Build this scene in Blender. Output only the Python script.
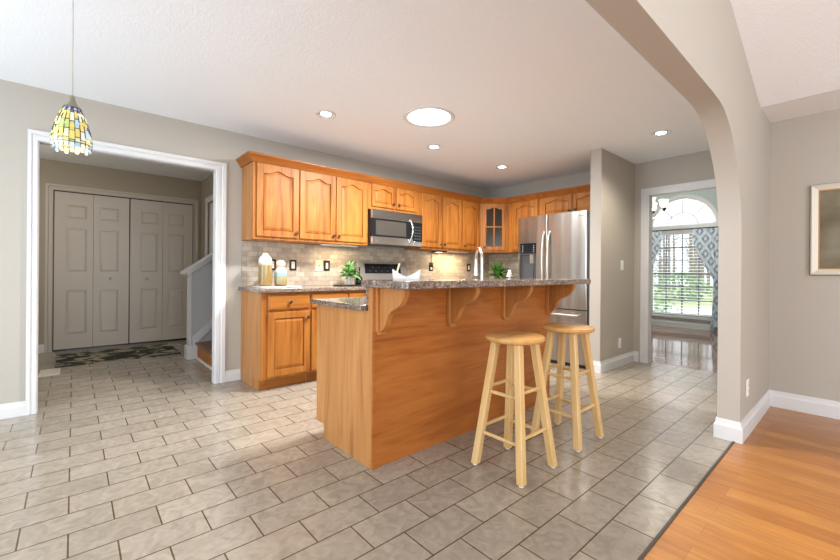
import bpy, bmesh, math, random
from mathutils import Vector, Matrix
random.seed(7)
PI = math.pi
for o in list(bpy.data.objects): bpy.data.objects.remove(o)
SC = bpy.context.scene
COL = SC.collection

# ------------------------------------------------------------------ camera
CAM_H, YAW, ROLL, FPX, HORIZ = 1.0818, 0.72231, 0.008, 392.869, 271.969
cd = bpy.data.cameras.new('camera'); cam = bpy.data.objects.new('camera', cd); COL.objects.link(cam)
fw = Vector((math.sin(YAW), math.cos(YAW), 0)); rt = Vector((math.cos(YAW), -math.sin(YAW), 0)); up = Vector((0, 0, 1))
c_, s_ = math.cos(ROLL), math.sin(ROLL)
X_ = rt*c_ + up*s_; Y_ = up*c_ - rt*s_
cam.matrix_world = Matrix(((X_.x, Y_.x, -fw.x, 0), (X_.y, Y_.y, -fw.y, 0), (X_.z, Y_.z, -fw.z, CAM_H), (0, 0, 0, 1)))
cd.sensor_width = 36.0; cd.lens = FPX/840*36.0
cd.shift_y = (HORIZ-280)/840.0
cd.clip_start = 0.02; cd.clip_end = 200
SC.camera = cam

# ------------------------------------------------------------------ world, sun, window fill
SC.view_settings.view_transform = 'Standard'; SC.view_settings.look = 'None'
SC.view_settings.gamma = 1.0; SC.view_settings.use_curve_mapping = False
SC.view_settings.exposure = 0.34
w = bpy.data.worlds.new('World'); SC.world = w; w.use_nodes = True
w.node_tree.nodes['Background'].inputs[0].default_value = (0.86, 0.93, 1.0, 1)
w.node_tree.nodes['Background'].inputs[1].default_value = 1.6

def sun(rot, e, ang, col):
    l = bpy.data.lights.new('sun', 'SUN'); l.energy = e; l.angle = ang; l.color = col
    o = bpy.data.objects.new('sun', l); COL.objects.link(o); o.rotation_euler = rot; return o
sun((math.radians(20), math.radians(52), 0), 4.5, 0.1, (1, .97, .9))

def area(name, loc, direction, sx, sy, e, col=(1, 1, 1), spread=PI):
    l = bpy.data.lights.new(name, 'AREA'); l.shape = 'RECTANGLE'; l.size = sx; l.size_y = sy
    l.energy = e; l.color = col; l.spread = spread
    o = bpy.data.objects.new(name, l); COL.objects.link(o); o.location = loc
    o.rotation_euler = Vector(direction).to_track_quat('-Z', 'Y').to_euler()
    return o
# added area lights standing in for daylight from unseen windows behind the camera
area('fill_breakfast', (-2.28, 2.35, 1.15), (1, 0, .42), 2.2, 1.9, 68, (0.74, 0.88, 1.0))
area('fill_living', (0.6, -3.48, 1.45), (0, 1, .25), 3.8, 2.0, 112, (.95, 0.98, 1.0))
area('fill_living_side', (-2.98, -1.5, 1.4), (1, 0, .0), 2.6, 1.8, 38, (.96, 0.98, 1.0))

# ------------------------------------------------------------------ materials
def newmat(name):
    m = bpy.data.materials.new(name); m.use_nodes = True
    nt = m.node_tree; b = nt.nodes['Principled BSDF']; return m, nt, b
def setc(b, col, rough=.5, metal=0, spec=None):
    b.inputs['Base Color'].default_value = (*col, 1); b.inputs['Roughness'].default_value = rough
    b.inputs['Metallic'].default_value = metal
    if spec is not None: b.inputs['Specular IOR Level'].default_value = spec
def plain(name, col, rough=.5, metal=0, spec=None, bump=0, bscale=200):
    m, nt, b = newmat(name); setc(b, col, rough, metal, spec)
    if bump:
        n = nt.nodes.new('ShaderNodeTexNoise'); n.inputs['Scale'].default_value = bscale; n.inputs['Detail'].default_value = 3
        bp = nt.nodes.new('ShaderNodeBump'); bp.inputs['Strength'].default_value = bump; bp.inputs['Distance'].default_value = .01
        tc = nt.nodes.new('ShaderNodeTexCoord')
        nt.links.new(tc.outputs['Object'], n.inputs['Vector'])
        nt.links.new(n.outputs['Fac'], bp.inputs['Height']); nt.links.new(bp.outputs['Normal'], b.inputs['Normal'])
    return m
def ramp(nt, stops):
    r = nt.nodes.new('ShaderNodeValToRGB'); e = r.color_ramp.elements
    while len(e) < len(stops): e.new(.5)
    for i, (p, c) in enumerate(stops): e[i].position = p; e[i].color = (*c, 1)
    return r
def mapping(nt, scale=(1, 1, 1), loc=(0, 0, 0), rot=(0, 0, 0)):
    tc = nt.nodes.new('ShaderNodeTexCoord'); mp = nt.nodes.new('ShaderNodeMapping')
    mp.inputs['Scale'].default_value = scale; mp.inputs['Location'].default_value = loc; mp.inputs['Rotation'].default_value = rot
    nt.links.new(tc.outputs['Object'], mp.inputs['Vector']); return mp
def wood(name, dark, mid, light, grain='z', rough=.32, scale=1.0, contrast=1.0):
    m, nt, b = newmat(name)
    s = {'z': (28, 28, 1.6), 'x': (1.6, 28, 28), 'y': (28, 1.6, 28)}[grain]
    mp = mapping(nt, tuple(v*scale for v in s))
    n = nt.nodes.new('ShaderNodeTexNoise'); n.inputs['Scale'].default_value = 1; n.inputs['Detail'].default_value = 6; n.inputs['Distortion'].default_value = .7
    nt.links.new(mp.outputs[0], n.inputs['Vector'])
    s2 = {'z': (5, 5, .7), 'x': (.7, 5, 5), 'y': (5, .7, 5)}[grain]
    mp2 = mapping(nt, s2); n2 = nt.nodes.new('ShaderNodeTexNoise'); n2.inputs['Scale'].default_value = 1.5; n2.inputs['Detail'].default_value = 3; n2.inputs['Distortion'].default_value = 1.5
    nt.links.new(mp2.outputs[0], n2.inputs['Vector'])
    r = ramp(nt, [(.34, dark), (.47, mid), (.66, light)])
    mx = nt.nodes.new('ShaderNodeMath'); mx.operation = 'MULTIPLY_ADD'; mx.inputs[1].default_value = .5*contrast; 
    md = nt.nodes.new('ShaderNodeMath'); md.operation = 'MULTIPLY'; md.inputs[1].default_value = .5
    ofs = nt.nodes.new('ShaderNodeMath'); ofs.operation = 'ADD'; ofs.inputs[1].default_value = .25*(1-contrast)
    nt.links.new(n2.outputs['Fac'], md.inputs[0]); nt.links.new(md.outputs[0], ofs.inputs[0])
    nt.links.new(n.outputs['Fac'], mx.inputs[0]); nt.links.new(ofs.outputs[0], mx.inputs[2])
    nt.links.new(mx.outputs[0], r.inputs[0]); nt.links.new(r.outputs[0], b.inputs['Base Color'])
    bp = nt.nodes.new('ShaderNodeBump'); bp.inputs['Strength'].default_value = .05; bp.inputs['Distance'].default_value = .002
    nt.links.new(n.outputs['Fac'], bp.inputs['Height']); nt.links.new(bp.outputs[0], b.inputs['Normal'])
    b.inputs['Roughness'].default_value = rough; b.inputs['Specular IOR Level'].default_value = .35
    return m
def emit(name, col, strength):
    m, nt, b = newmat(name); setc(b, col, .5)
    b.inputs['Emission Color'].default_value = (*col, 1); b.inputs['Emission Strength'].default_value = strength; return m
def glass(name, col=(1, 1, 1), alpha=.12, rough=.03):
    m = bpy.data.materials.new(name); m.use_nodes = True; nt = m.node_tree; nt.nodes.clear()
    out = nt.nodes.new('ShaderNodeOutputMaterial'); t = nt.nodes.new('ShaderNodeBsdfTransparent'); g = nt.nodes.new('ShaderNodeBsdfGlossy')
    t.inputs[0].default_value = (*col, 1); g.inputs['Roughness'].default_value = rough
    mx = nt.nodes.new('ShaderNodeMixShader'); mx.inputs[0].default_value = alpha
    nt.links.new(t.outputs[0], mx.inputs[1]); nt.links.new(g.outputs[0], mx.inputs[2]); nt.links.new(mx.outputs[0], out.inputs[0]); return m

M = {}
M['wall'] = plain('wall_paint', (.45, .413, .36), .75, bump=.06, bscale=180)
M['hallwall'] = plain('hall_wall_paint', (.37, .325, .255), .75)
M['halfwall'] = plain('half_wall_paint', (.50, .50, .50), .7)
M['dinewall'] = plain('dining_wall_paint', (.50, .57, .56), .7)
M['ceil'] = plain('ceiling_texture_paint', (.88, .905, .94), .85, bump=.22, bscale=90)
M['trim'] = plain('white_trim', (.68, .68, .685), .38)
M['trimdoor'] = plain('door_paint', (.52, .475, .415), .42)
M['oak'] = wood('honey_oak', (.225, .066, .010), (.375, .130, .021), (.46, .185, .035), rough=.46)
M['oakx'] = wood('honey_oak_lengthwise', (.225, .066, .010), (.37, .127, .020), (.45, .178, .033), 'x', .46)
M['oaky'] = wood('honey_oak_crosswise', (.225, .066, .010), (.37, .127, .020), (.45, .178, .033), 'y', .46)
M['oakside'] = wood('pale_oak_veneer', (.33, .125, .034), (.46, .195, .058), (.53, .26, .088), 'z', .4, contrast=1.1)
M['oakface'] = wood('oak_veneer_face', (.26, .074, .014), (.36, .114, .022), (.43, .155, .036), 'x', .32, scale=2.2, contrast=.9)
M['oakcorb'] = wood('corbel_oak', (.31, .105, .022), (.40, .155, .038), (.47, .205, .062), 'z', .38)
M['stool'] = wood('pale_birch', (.54, .33, .125), (.62, .40, .165), (.68, .47, .22), 'z', .3, contrast=.7)
M['stoolseat'] = wood('pale_birch_seat', (.46, .23, .065), (.54, .285, .09), (.60, .35, .13), 'x', .25, contrast=.8)
M['stainless'] = plain('stainless_steel', (.62, .60, .58), .22, 1)
M['steel_b'] = plain('brushed_nickel', (.66, .64, .60), .28, 1)
M['chrome'] = plain('polished_steel', (.75, .75, .76), .12, 1)
M['black'] = plain('black_plastic', (.015, .015, .016), .3)
M['blackglass'] = plain('black_glass', (.012, .012, .014), .12, spec=.18)
M['darkmetal'] = plain('dark_bronze', (.06, .042, .03), .38, .7)
M['capm'] = plain('aged_brass', (.34, .30, .22), .35, .9)
M['knob'] = plain('antique_bronze', (.13, .09, .06), .35, .9)
M['white'] = plain('white_plastic', (.85, .85, .83), .35)
M['outletface'] = plain('white_receptacle', (.85, .83, .78), .35)
M['ceramic'] = plain('white_ceramic', (.76, .75, .72), .18)
M['cream'] = plain('cream_plate', (.72, .66, .47), .4)
M['glass'] = glass('clear_glass')
M['darkglass'] = plain('dark_cabinet_glass', (.035, .028, .022), .12, spec=.2)
M['threshold'] = plain('dark_threshold', (.035, .022, .015), .35)
M['rubber'] = plain('white_rubber', (.78, .77, .74), .6)
M['vent'] = plain('vent_metal', (.62, .58, .50), .45)
M['leaf'] = plain('leaf_green', (.10, .29, .04), .45)
M['leafvar'] = plain('leaf_variegated', (.50, .66, .36), .4)
M['leafdark'] = plain('leaf_dark', (.07, .24, .035), .45)
M['shrub'] = plain('shrub_green', (.22, .36, .16), .8)
M['bark'] = plain('bark', (.30, .25, .21), .9)
M['patio'] = plain('patio_concrete', (.75, .74, .72), .85)
M['grass'] = plain('lawn', (.35, .40, .2), .9)
M['tray'] = plain('marble_tray', (.78, .70, .66), .2)

def brushed():
    m, nt, b = newmat('brushed_stainless'); setc(b, (.40, .375, .345), .28, 1)
    mp = mapping(nt, (4.5, 1, .12)); n = nt.nodes.new('ShaderNodeTexNoise'); n.inputs['Scale'].default_value = 1.3; n.inputs['Detail'].default_value = 1
    nt.links.new(mp.outputs[0], n.inputs['Vector'])
    bp = nt.nodes.new('ShaderNodeBump'); bp.inputs['Strength'].default_value = .8; bp.inputs['Distance'].default_value = .02
    nt.links.new(n.outputs['Fac'], bp.inputs['Height']); nt.links.new(bp.outputs[0], b.inputs['Normal']); return m
M['brushed'] = brushed()

def granite():
    m, nt, b = newmat('speckled_granite')
    mp = mapping(nt); v = nt.nodes.new('ShaderNodeTexVoronoi'); v.inputs['Scale'].default_value = 150
    n = nt.nodes.new('ShaderNodeTexNoise'); n.inputs['Scale'].default_value = 62; n.inputs['Detail'].default_value = 5
    n2 = nt.nodes.new('ShaderNodeTexNoise'); n2.inputs['Scale'].default_value = 7; n2.inputs['Detail'].default_value = 2
    for q in (v, n, n2): nt.links.new(mp.outputs[0], q.inputs['Vector'])
    r1 = ramp(nt, [(.3, (.10, .085, .078)), (.45, (.27, .22, .19)), (.6, (.38, .335, .30)), (.75, (.52, .50, .48))])
    r2 = ramp(nt, [(.35, (.5, .43, .40)), (.65, (.95, .86, .80))])
    nt.links.new(n.outputs['Fac'], r1.inputs[0]); nt.links.new(n2.outputs['Fac'], r2.inputs[0])
    mx = nt.nodes.new('ShaderNodeMix'); mx.data_type = 'RGBA'; mx.blend_type = 'MULTIPLY'; mx.inputs[0].default_value = .8
    nt.links.new(r1.outputs[0], mx.inputs[6]); nt.links.new(r2.outputs[0], mx.inputs[7])
    r3 = ramp(nt, [(.0, (.5, .47, .45)), (1, (1.25, 1.2, 1.15))]); nt.links.new(v.outputs['Color'], r3.inputs[0])
    m2 = nt.nodes.new('ShaderNodeMix'); m2.data_type = 'RGBA'; m2.blend_type = 'MULTIPLY'; m2.inputs[0].default_value = 1
    nt.links.new(mx.outputs[2], m2.inputs[6]); nt.links.new(r3.outputs[0], m2.inputs[7])
    nt.links.new(m2.outputs[2], b.inputs['Base Color']); b.inputs['Roughness'].default_value = .1
    return m
M['granite'] = granite()

def brick(name, c1, c2, mortar, bw, bh, ms, plane, rough, shift=(0, 0, 0), mott=.25, bias=0.0, bump=.25, nscale=9, wavy=0):
    m, nt, b = newmat(name)
    tc = nt.nodes.new('ShaderNodeTexCoord'); sx = nt.nodes.new('ShaderNodeSeparateXYZ'); cx = nt.nodes.new('ShaderNodeCombineXYZ')
    nt.links.new(tc.outputs['Object'], sx.inputs[0])
    a, c = {'xy': (0, 1), 'xz': (0, 2), 'yz': (1, 2), 'yx': (1, 0)}[plane]
    add = nt.nodes.new('ShaderNodeVectorMath'); add.operation = 'ADD'; add.inputs[1].default_value = shift
    nt.links.new(sx.outputs[a], cx.inputs[0]); nt.links.new(sx.outputs[c], cx.inputs[1]); nt.links.new(cx.outputs[0], add.inputs[0])
    t = nt.nodes.new('ShaderNodeTexBrick'); t.inputs['Scale'].default_value = 1; t.inputs['Brick Width'].default_value = bw; t.inputs['Row Height'].default_value = bh
    t.inputs['Mortar Size'].default_value = ms; t.inputs['Mortar Smooth'].default_value = .1; t.inputs['Bias'].default_value = bias
    t.inputs['Color1'].default_value = (*c1, 1); t.inputs['Color2'].default_value = (*c2, 1); t.inputs['Mortar'].default_value = (*mortar, 1)
    nt.links.new(add.outputs[0], t.inputs['Vector'])
    n = nt.nodes.new('ShaderNodeTexNoise'); n.inputs['Scale'].default_value = nscale; n.inputs['Detail'].default_value = 5; n.inputs['Distortion'].default_value = 1.6
    if wavy:
        mp = nt.nodes.new('ShaderNodeMapping'); mp.inputs['Scale'].default_value = wavy
        nt.links.new(tc.outputs['Object'], mp.inputs['Vector']); nt.links.new(mp.outputs[0], n.inputs['Vector'])
    else: nt.links.new(tc.outputs['Object'], n.inputs['Vector'])
    r = ramp(nt, [(.3, (1-mott,)*3), (.7, (1+mott*.6,)*3)]); nt.links.new(n.outputs['Fac'], r.inputs[0])
    mx = nt.nodes.new('ShaderNodeMix'); mx.data_type = 'RGBA'; mx.blend_type = 'MULTIPLY'; mx.inputs[0].default_value = 1
    nt.links.new(t.outputs['Color'], mx.inputs[6]); nt.links.new(r.outputs[0], mx.inputs[7]); nt.links.new(mx.outputs[2], b.inputs['Base Color'])
    b.inputs['Roughness'].default_value = rough
    if bump:
        inv = nt.nodes.new('ShaderNodeMath'); inv.operation = 'SUBTRACT'; inv.inputs[0].default_value = 1
        nt.links.new(t.outputs['Fac'], inv.inputs[1])
        bp = nt.nodes.new('ShaderNodeBump'); bp.inputs['Strength'].default_value = bump; bp.inputs['Distance'].default_value = .004
        nt.links.new(inv.outputs[0], bp.inputs['Height']); nt.links.new(bp.outputs[0], b.inputs['Normal'])
    return m, nt, b
TL, TW = .2995, .1768
M['tile'], _, _ = brick('floor_tile', (.375, .322, .258), (.32, .272, .215), (.10, .068, .032), TL, TW, .0031, 'xy', .2, (.011, -2.8541, 0), .2, bump=.3, nscale=14)
M['splash'], _, _ = brick('travertine_subway_xz', (.56, .47, .37), (.37, .30, .235), (.33, .28, .22), .102, .051, .0024, 'xz', .45, (-1.25, -.92, 0), .18)
M['splashy'], _, _ = brick('travertine_subway_yz', (.56, .47, .37), (.37, .30, .235), (.33, .28, .22), .102, .051, .0024, 'yz', .45, (0, -.92, 0), .18)
M['hardwood'], _, _ = brick('hardwood_planks', (.48, .20, .045), (.36, .13, .027), (.22, .08, .02), 1.5, .11, .0005, 'yx', .24, (.3, .02, 0), .22, bump=.1, nscale=1.0, wavy=(34, 2.4, 1))
M['hardwood_d'], _, _ = brick('dining_planks', (.30, .20, .15), (.25, .16, .12), (.12, .07, .05), 1.3, .082, .0008, 'yx', .07, (0, 0, 0), .1, bump=.03)

def mat_mat():
    m, nt, b = newmat('floral_mat')
    mp = mapping(nt, (1, 1.2, 1)); n = nt.nodes.new('ShaderNodeTexNoise'); n.inputs['Scale'].default_value = 4.2; n.inputs['Detail'].default_value = 5; n.inputs['Distortion'].default_value = 1.2
    nt.links.new(mp.outputs[0], n.inputs['Vector'])
    r = ramp(nt, [(.40, (.36, .30, .21)), (.46, (.25, .22, .15)), (.485, (.03, .045, .03)), (.56, (.008, .010, .010))])
    nt.links.new(n.outputs['Fac'], r.inputs[0]); nt.links.new(r.outputs[0], b.inputs['Base Color']); b.inputs['Roughness'].default_value = .9; return m
M['mat'] = mat_mat()
def paint_mat():
    m, nt, b = newmat('abstract_painting')
    mp = mapping(nt, (1, 2.2, 1.4)); n = nt.nodes.new('ShaderNodeTexNoise'); n.inputs['Scale'].default_value = 2.6; n.inputs['Detail'].default_value = 6
    nt.links.new(mp.outputs[0], n.inputs['Vector'])
    r = ramp(nt, [(.3, (.07, .05, .025)), (.5, (.17, .14, .08)), (.62, (.24, .22, .16)), (.75, (.40, .32, .2))])
    nt.links.new(n.outputs['Fac'], r.inputs[0]); nt.links.new(r.outputs[0], b.inputs['Base Color']); b.inputs['Roughness'].default_value = .5; return m
M['painting'] = paint_mat()
def curtain_mat():
    m, nt, b = newmat('trellis_curtain')
    tc = nt.nodes.new('ShaderNodeTexCoord'); sp = nt.nodes.new('ShaderNodeSeparateXYZ'); nt.links.new(tc.outputs['Object'], sp.inputs[0])
    def mth(op, a, bb):
        q = nt.nodes.new('ShaderNodeMath'); q.operation = op
        for i, v in enumerate((a, bb)):
            if v is None: continue
            if isinstance(v, (int, float)): q.inputs[i].default_value = v
            else: nt.links.new(v, q.inputs[i])
        return q.outputs[0]
    y = mth('MULTIPLY', sp.outputs[1], 5.4); z = mth('MULTIPLY', sp.outputs[2], 3.4)
    d = mth('ADD', mth('PINGPONG', y, .5), mth('PINGPONG', z, .5))      # 0..1 diamonds
    k = mth('PINGPONG', mth('MULTIPLY', d, 2.0), .5)
    r = ramp(nt, [(.0, (.80, .86, .92)), (.30, (.80, .86, .92)), (.38, (.26, .36, .48)), (.5, (.40, .50, .62))]); r.color_ramp.interpolation = 'LINEAR'
    nt.links.new(k, r.inputs[0]); nt.links.new(r.outputs[0], b.inputs['Base Color']); b.inputs['Roughness'].default_value = .9
    b.inputs['Subsurface Weight'].default_value = 0; return m
M['curtain'] = curtain_mat()
def shade_mat():
    m = bpy.data.materials.new('white_window_shade'); m.use_nodes = True; nt = m.node_tree; nt.nodes.clear()
    out = nt.nodes.new('ShaderNodeOutputMaterial'); t = nt.nodes.new('ShaderNodeBsdfTranslucent'); d = nt.nodes.new('ShaderNodeBsdfDiffuse')
    t.inputs[0].default_value = (.56, .59, .66, 1); d.inputs[0].default_value = (.80, .83, .88, 1)
    mx = nt.nodes.new('ShaderNodeMixShader'); mx.inputs[0].default_value = .35
    nt.links.new(t.outputs[0], mx.inputs[1]); nt.links.new(d.outputs[0], mx.inputs[2]); nt.links.new(mx.outputs[0], out.inputs[0]); return m
M['shade'] = shade_mat()

# ------------------------------------------------------------------ mesh helpers
class MB:
    def __init__(s): s.bm = bmesh.new(); s.mi = 0
    def _f(s, vs):
        try:
            f = s.bm.faces.new(vs); f.material_index = s.mi; return f
        except ValueError: return None
    def box(s, x0, x1, y0, y1, z0, z1):
        x0, x1 = min(x0, x1), max(x0, x1); y0, y1 = min(y0, y1), max(y0, y1); z0, z1 = min(z0, z1), max(z0, z1)
        v = [s.bm.verts.new(p) for p in [(x0, y0, z0), (x1, y0, z0), (x1, y1, z0), (x0, y1, z0), (x0, y0, z1), (x1, y0, z1), (x1, y1, z1), (x0, y1, z1)]]
        for q in [(3, 2, 1, 0), (4, 5, 6, 7), (0, 1, 5, 4), (1, 2, 6, 5), (2, 3, 7, 6), (3, 0, 4, 7)]: s._f([v[i] for i in q])
        return s
    def prism(s, poly, axis, a, b):
        """poly in the two other axes (x:(y,z)  y:(x,z)  z:(x,y)), extruded from a to b"""
        def P(p, t): return {'x': (t, p[0], p[1]), 'y': (p[0], t, p[1]), 'z': (p[0], p[1], t)}[axis]
        A = [s.bm.verts.new(P(p, a)) for p in poly]; B = [s.bm.verts.new(P(p, b)) for p in poly]; n = len(poly)
        s._f(A); s._f(B[::-1])
        for i in range(n): s._f([A[i], B[i], B[(i+1) % n], A[(i+1) % n]])
        return s
    def loft(s, rings, caps=True, closed=True):
        R = [[s.bm.verts.new(p) for p in r] for r in rings]; n = len(R[0])
        for a, b in zip(R, R[1:]):
            for i in range(n if closed else n-1): s._f([a[i], a[(i+1) % n], b[(i+1) % n], b[i]])
        if caps and closed: s._f(R[0][::-1]); s._f(R[-1])
        return s
    def tube(s, pts, r, seg=12, flat=None):
        pts = [Vector(p) for p in pts]; rs = r if isinstance(r, (list, tuple)) else [r]*len(pts); rings = []
        ref = None
        for i, p in enumerate(pts):
            d = (pts[min(i+1, len(pts)-1)] - pts[max(i-1, 0)]).normalized()
            if ref is None: ref = Vector((0, 0, 1)) if abs(d.z) < .9 else Vector((1, 0, 0))
            a = d.cross(ref).normalized(); b2 = a.cross(d).normalized(); ref = b2
            rings.append([p + (a*math.cos(2*PI*k/seg) + b2*math.sin(2*PI*k/seg))*rs[i] for k in range(seg)])
        return s.loft(rings)
    def lathe(s, prof, seg=32, c=(0, 0, 0), axis='z'):
        rings = []
        for (r, z) in prof:
            r = max(r, 1e-4)
            ring = []
            for k in range(seg):
                a = 2*PI*k/seg; p = (r*math.cos(a), r*math.sin(a), z)
                if axis == 'y': p = (p[0], z, p[1])
                if axis == 'x': p = (z, p[0], p[1])
                ring.append((p[0]+c[0], p[1]+c[1], p[2]+c[2]))
            rings.append(ring)
        return s.loft(rings)
    def sweep(s, path, prof, closed=False):
        """path: xy points; prof: (out, z) closed polygon, out measured to the LEFT of travel; mitred"""
        P = [Vector(p) for p in path]; n = len(P); rings = []
        for i in range(n):
            dirs = []
            if i > 0 or closed: dirs.append((P[i]-P[i-1]).normalized())
            if i < n-1 or closed: dirs.append((P[(i+1) % n]-P[i]).normalized())
            ns = [Vector((-d.y, d.x)) for d in dirs]
            m = sum(ns, Vector((0, 0))).normalized(); k = 1/max(.2, m.dot(ns[0]))
            rings.append([(P[i].x+m.x*o*k, P[i].y+m.y*o*k, z) for o, z in prof])
        if closed: rings.append(rings[0]); return s.loft(rings, caps=False)
        return s.loft(rings)
    def build(s, name, mat, parent=None, smooth=False, bevel=0, loc=(0, 0, 0), rot=(0, 0, 0), seg=2, ang=35):
        bmesh.ops.remove_doubles(s.bm, verts=s.bm.verts, dist=1e-6) if smooth else None
        bmesh.ops.recalc_face_normals(s.bm, faces=s.bm.faces)
        me = bpy.data.meshes.new(name); s.bm.to_mesh(me); s.bm.free()
        for m in (mat if isinstance(mat, (list, tuple)) else [mat]): me.materials.append(m)
        if smooth or bevel:
            for p in me.polygons: p.use_smooth = True
            me.set_sharp_from_angle(angle=math.radians(ang))
        o = bpy.data.objects.new(name, me); COL.objects.link(o); o.location = loc; o.rotation_euler = rot
        if parent: o.parent = parent
        if bevel:
            b = o.modifiers.new('bevel', 'BEVEL'); b.width = bevel; b.segments = seg; b.limit_method = 'ANGLE'; b.angle_limit = math.radians(40); b.harden_normals = True
        return o

def thing(name, label, cat, loc=(0, 0, 0), rz=0, group=None):
    o = bpy.data.objects.new(name, None); COL.objects.link(o); o.location = loc; o.rotation_euler = (0, 0, rz)
    o.empty_display_size = .1
    o['label'] = label; o['category'] = cat
    if group: o['group'] = group
    return o
def tag(o, label, cat, group=None, kind=None):
    o['label'] = label; o['category'] = cat
    if group: o['group'] = group
    if kind: o['kind'] = kind
    return o
def struct(name, mb, mat, label=None, **k):
    o = mb.build(name, mat, **k); o['kind'] = 'structure'
    if label: o['label'] = label
    return o
def copy_tree(o, parent=None):
    c = o.copy(); COL.objects.link(c); c.parent = parent
    for ch in [q for q in bpy.data.objects if q.parent == o]: copy_tree(ch, c)
    return c
def plabel(o, t): o['label'] = t; return o

# ------------------------------------------------------------------ dimensions
YW = 4.11          # long kitchen wall
XK = 5.133         # fridge wall
XD = 5.21          # wall with the dining doorway
CE = 2.44
XL = 4.33          # living room wall
YA, YB = .53, .65  # arch wall faces
XP = 3.22          # arch pillar end

# ------------------------------------------------------------------ floors
struct('floor', MB().box(-2.3, 5.3, .567, 7.1, -.05, 0), M['tile'], 'beige stone look tile floor laid in offset rows')
struct('floor', MB().box(-3.1, 4.45, -3.7, .553, -.05, .0), M['hardwood'], 'orange brown hardwood floor of the living room')
struct('floor', MB().box(5.3, 9.3, -.5, 4.4, -.05, .0), M['hardwood_d'], 'dark glossy hardwood floor of the dining room')
struct('trim_1', MB().box(-2.2, XP+.02, .553, .565, -.05, .004), M['threshold'], 'dark wooden transition strip between tile and hardwood')

# ------------------------------------------------------------------ ceilings
struct('ceiling', MB().box(-2.3, 5.33, YB-.06, 4.18, CE, CE+.06), M['ceil'], 'white textured kitchen ceiling')
struct('ceiling', MB().box(-2.3, 3.0, 4.18, 7.1, 2.5, 2.58), M['ceil'], 'white hall ceiling beyond the cased opening')
ZL = 2.34; XC = 3.87
sl = .33
poly = [(4.45, ZL), (XC, ZL), (XC-3.2, ZL+3.2*sl), (-3.1, ZL+.4*sl), (-3.1, ZL+.4*sl+.08), (XC-3.2, ZL+3.2*sl+.08), (XC, ZL+.08), (4.45, ZL+.08)]
struct('ceiling', MB().prism(poly, 'y', -3.7, YB-.06), M['ceil'], 'vaulted white living room ceiling')
struct('ceiling', MB().box(5.33, 9.3, -.5, 4.4, 3.0, 3.08), M['ceil'], 'white dining room ceiling')

# ------------------------------------------------------------------ walls
OX0, OX1, OZ = -.203, 1.012, 2.04      # cased opening in the long wall
m = MB(); m.box(-2.3, OX0, YW, YW+.07, 0, CE+.08); m.box(OX0, OX1, YW, YW+.07, OZ, CE+.08); m.box(OX1, 5.33, YW, YW+.07, 0, CE+.08)
struct('wall_left', m, M['wall'], 'long greige kitchen wall with the cased hall opening')
DY0, DY1, DZ = .83, 1.75, 2.045
m = MB(); m.box(XK, XK+.15, 2.0, YW, 0, CE+.08); m.box(XD, XD+.07, DY1, 2.0, 0, CE+.08); m.box(XD, XD+.07, DY0, DY1, DZ, CE+.08); m.box(XD, XD+.07, YA, DY0, 0, CE+.08)
struct('wall_back', m, M['wall'], 'back kitchen wall with the dining room doorway')
struct('wall_divider', MB().box(4.283, XD, 1.90, 2.02, 0, CE), M['wall'], 'short greige wall beside the refrigerator')
# arch wall
arch = [(2.5, 2.03), (2.62, 2.026), (2.72, 2.012), (2.80, 1.985), (2.87, 1.95), (2.94, 1.905), (3.0, 1.85), (3.06, 1.785), (3.11, 1.715), (3.15, 1.64), (3.18, 1.57), (3.20, 1.50), (3.213, 1.43), (XP, 1.36)]
left = [(-1.98+ (3.22-x)+.5, z) for x, z in arch]      # mirrored at the far end
soff = [(XP, 0)] + arch[::-1] + left + [(-1.48, 0)]
top = [(-2.3, 0), (-2.3, 3.0), (.46, 4.0), (XC, 2.43), (5.21, 2.43), (5.21, 0)]
struct('wall_arch', MB().prism(soff + top, 'y', YA, YB), M['wall'], smooth=True, label= 'greige wall with the wide arched opening')
m = MB().box(XL, XL+.12, -3.7, YA, 0, 2.44)
struct('wall_right', m, M['wall'], 'greige living room wall with the framed picture')
# rooms behind the camera
m = MB(); m.box(-2.42, -2.3, .66, 1.2, 0, 2.5); m.box(-2.42, -2.3, 3.5, 7.1, 0, 2.5); m.box(-2.42, -2.3, 1.2, 3.5, 2.12, 2.5); m.box(-2.42, -2.3, 1.2, 3.5, 0, .06)
struct('wall_breakfast', m, M['wall'], 'breakfast area wall with the glazed opening')
m = MB(); m.box(-3.1, -1.4, -3.7, -3.58, 0, 4.2); m.box(2.6, 4.45, -3.7, -3.58, 0, 4.2); m.box(-1.4, 2.6, -3.7, -3.58, 2.5, 4.2); m.box(-1.4, 2.6, -3.7, -3.58, 0, .4)
struct('wall_living_rear', m, M['wall'], 'living room rear wall with the wide window')
m = MB(); m.box(-3.22, -3.1, -3.7, -2.9, 0, 3.0); m.box(-3.22, -3.1, -.1, .53, 0, 3.0); m.box(-3.22, -3.1, -2.9, -.1, 2.3, 3.0); m.box(-3.22, -3.1, -2.9, -.1, 0, .5)
struct('wall_living_side', m, M['wall'], 'living room side wall with its window')
# hall
HY = 6.95
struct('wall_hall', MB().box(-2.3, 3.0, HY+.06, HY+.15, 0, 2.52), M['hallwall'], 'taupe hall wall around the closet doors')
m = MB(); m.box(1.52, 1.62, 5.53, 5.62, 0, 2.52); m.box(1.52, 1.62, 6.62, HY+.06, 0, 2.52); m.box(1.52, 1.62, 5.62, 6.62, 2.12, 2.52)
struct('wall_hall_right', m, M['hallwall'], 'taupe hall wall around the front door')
struct('wall_stair_end', MB().box(2.9, 3.0, 4.18, HY, 0, 2.52), M['hallwall'])
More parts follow.
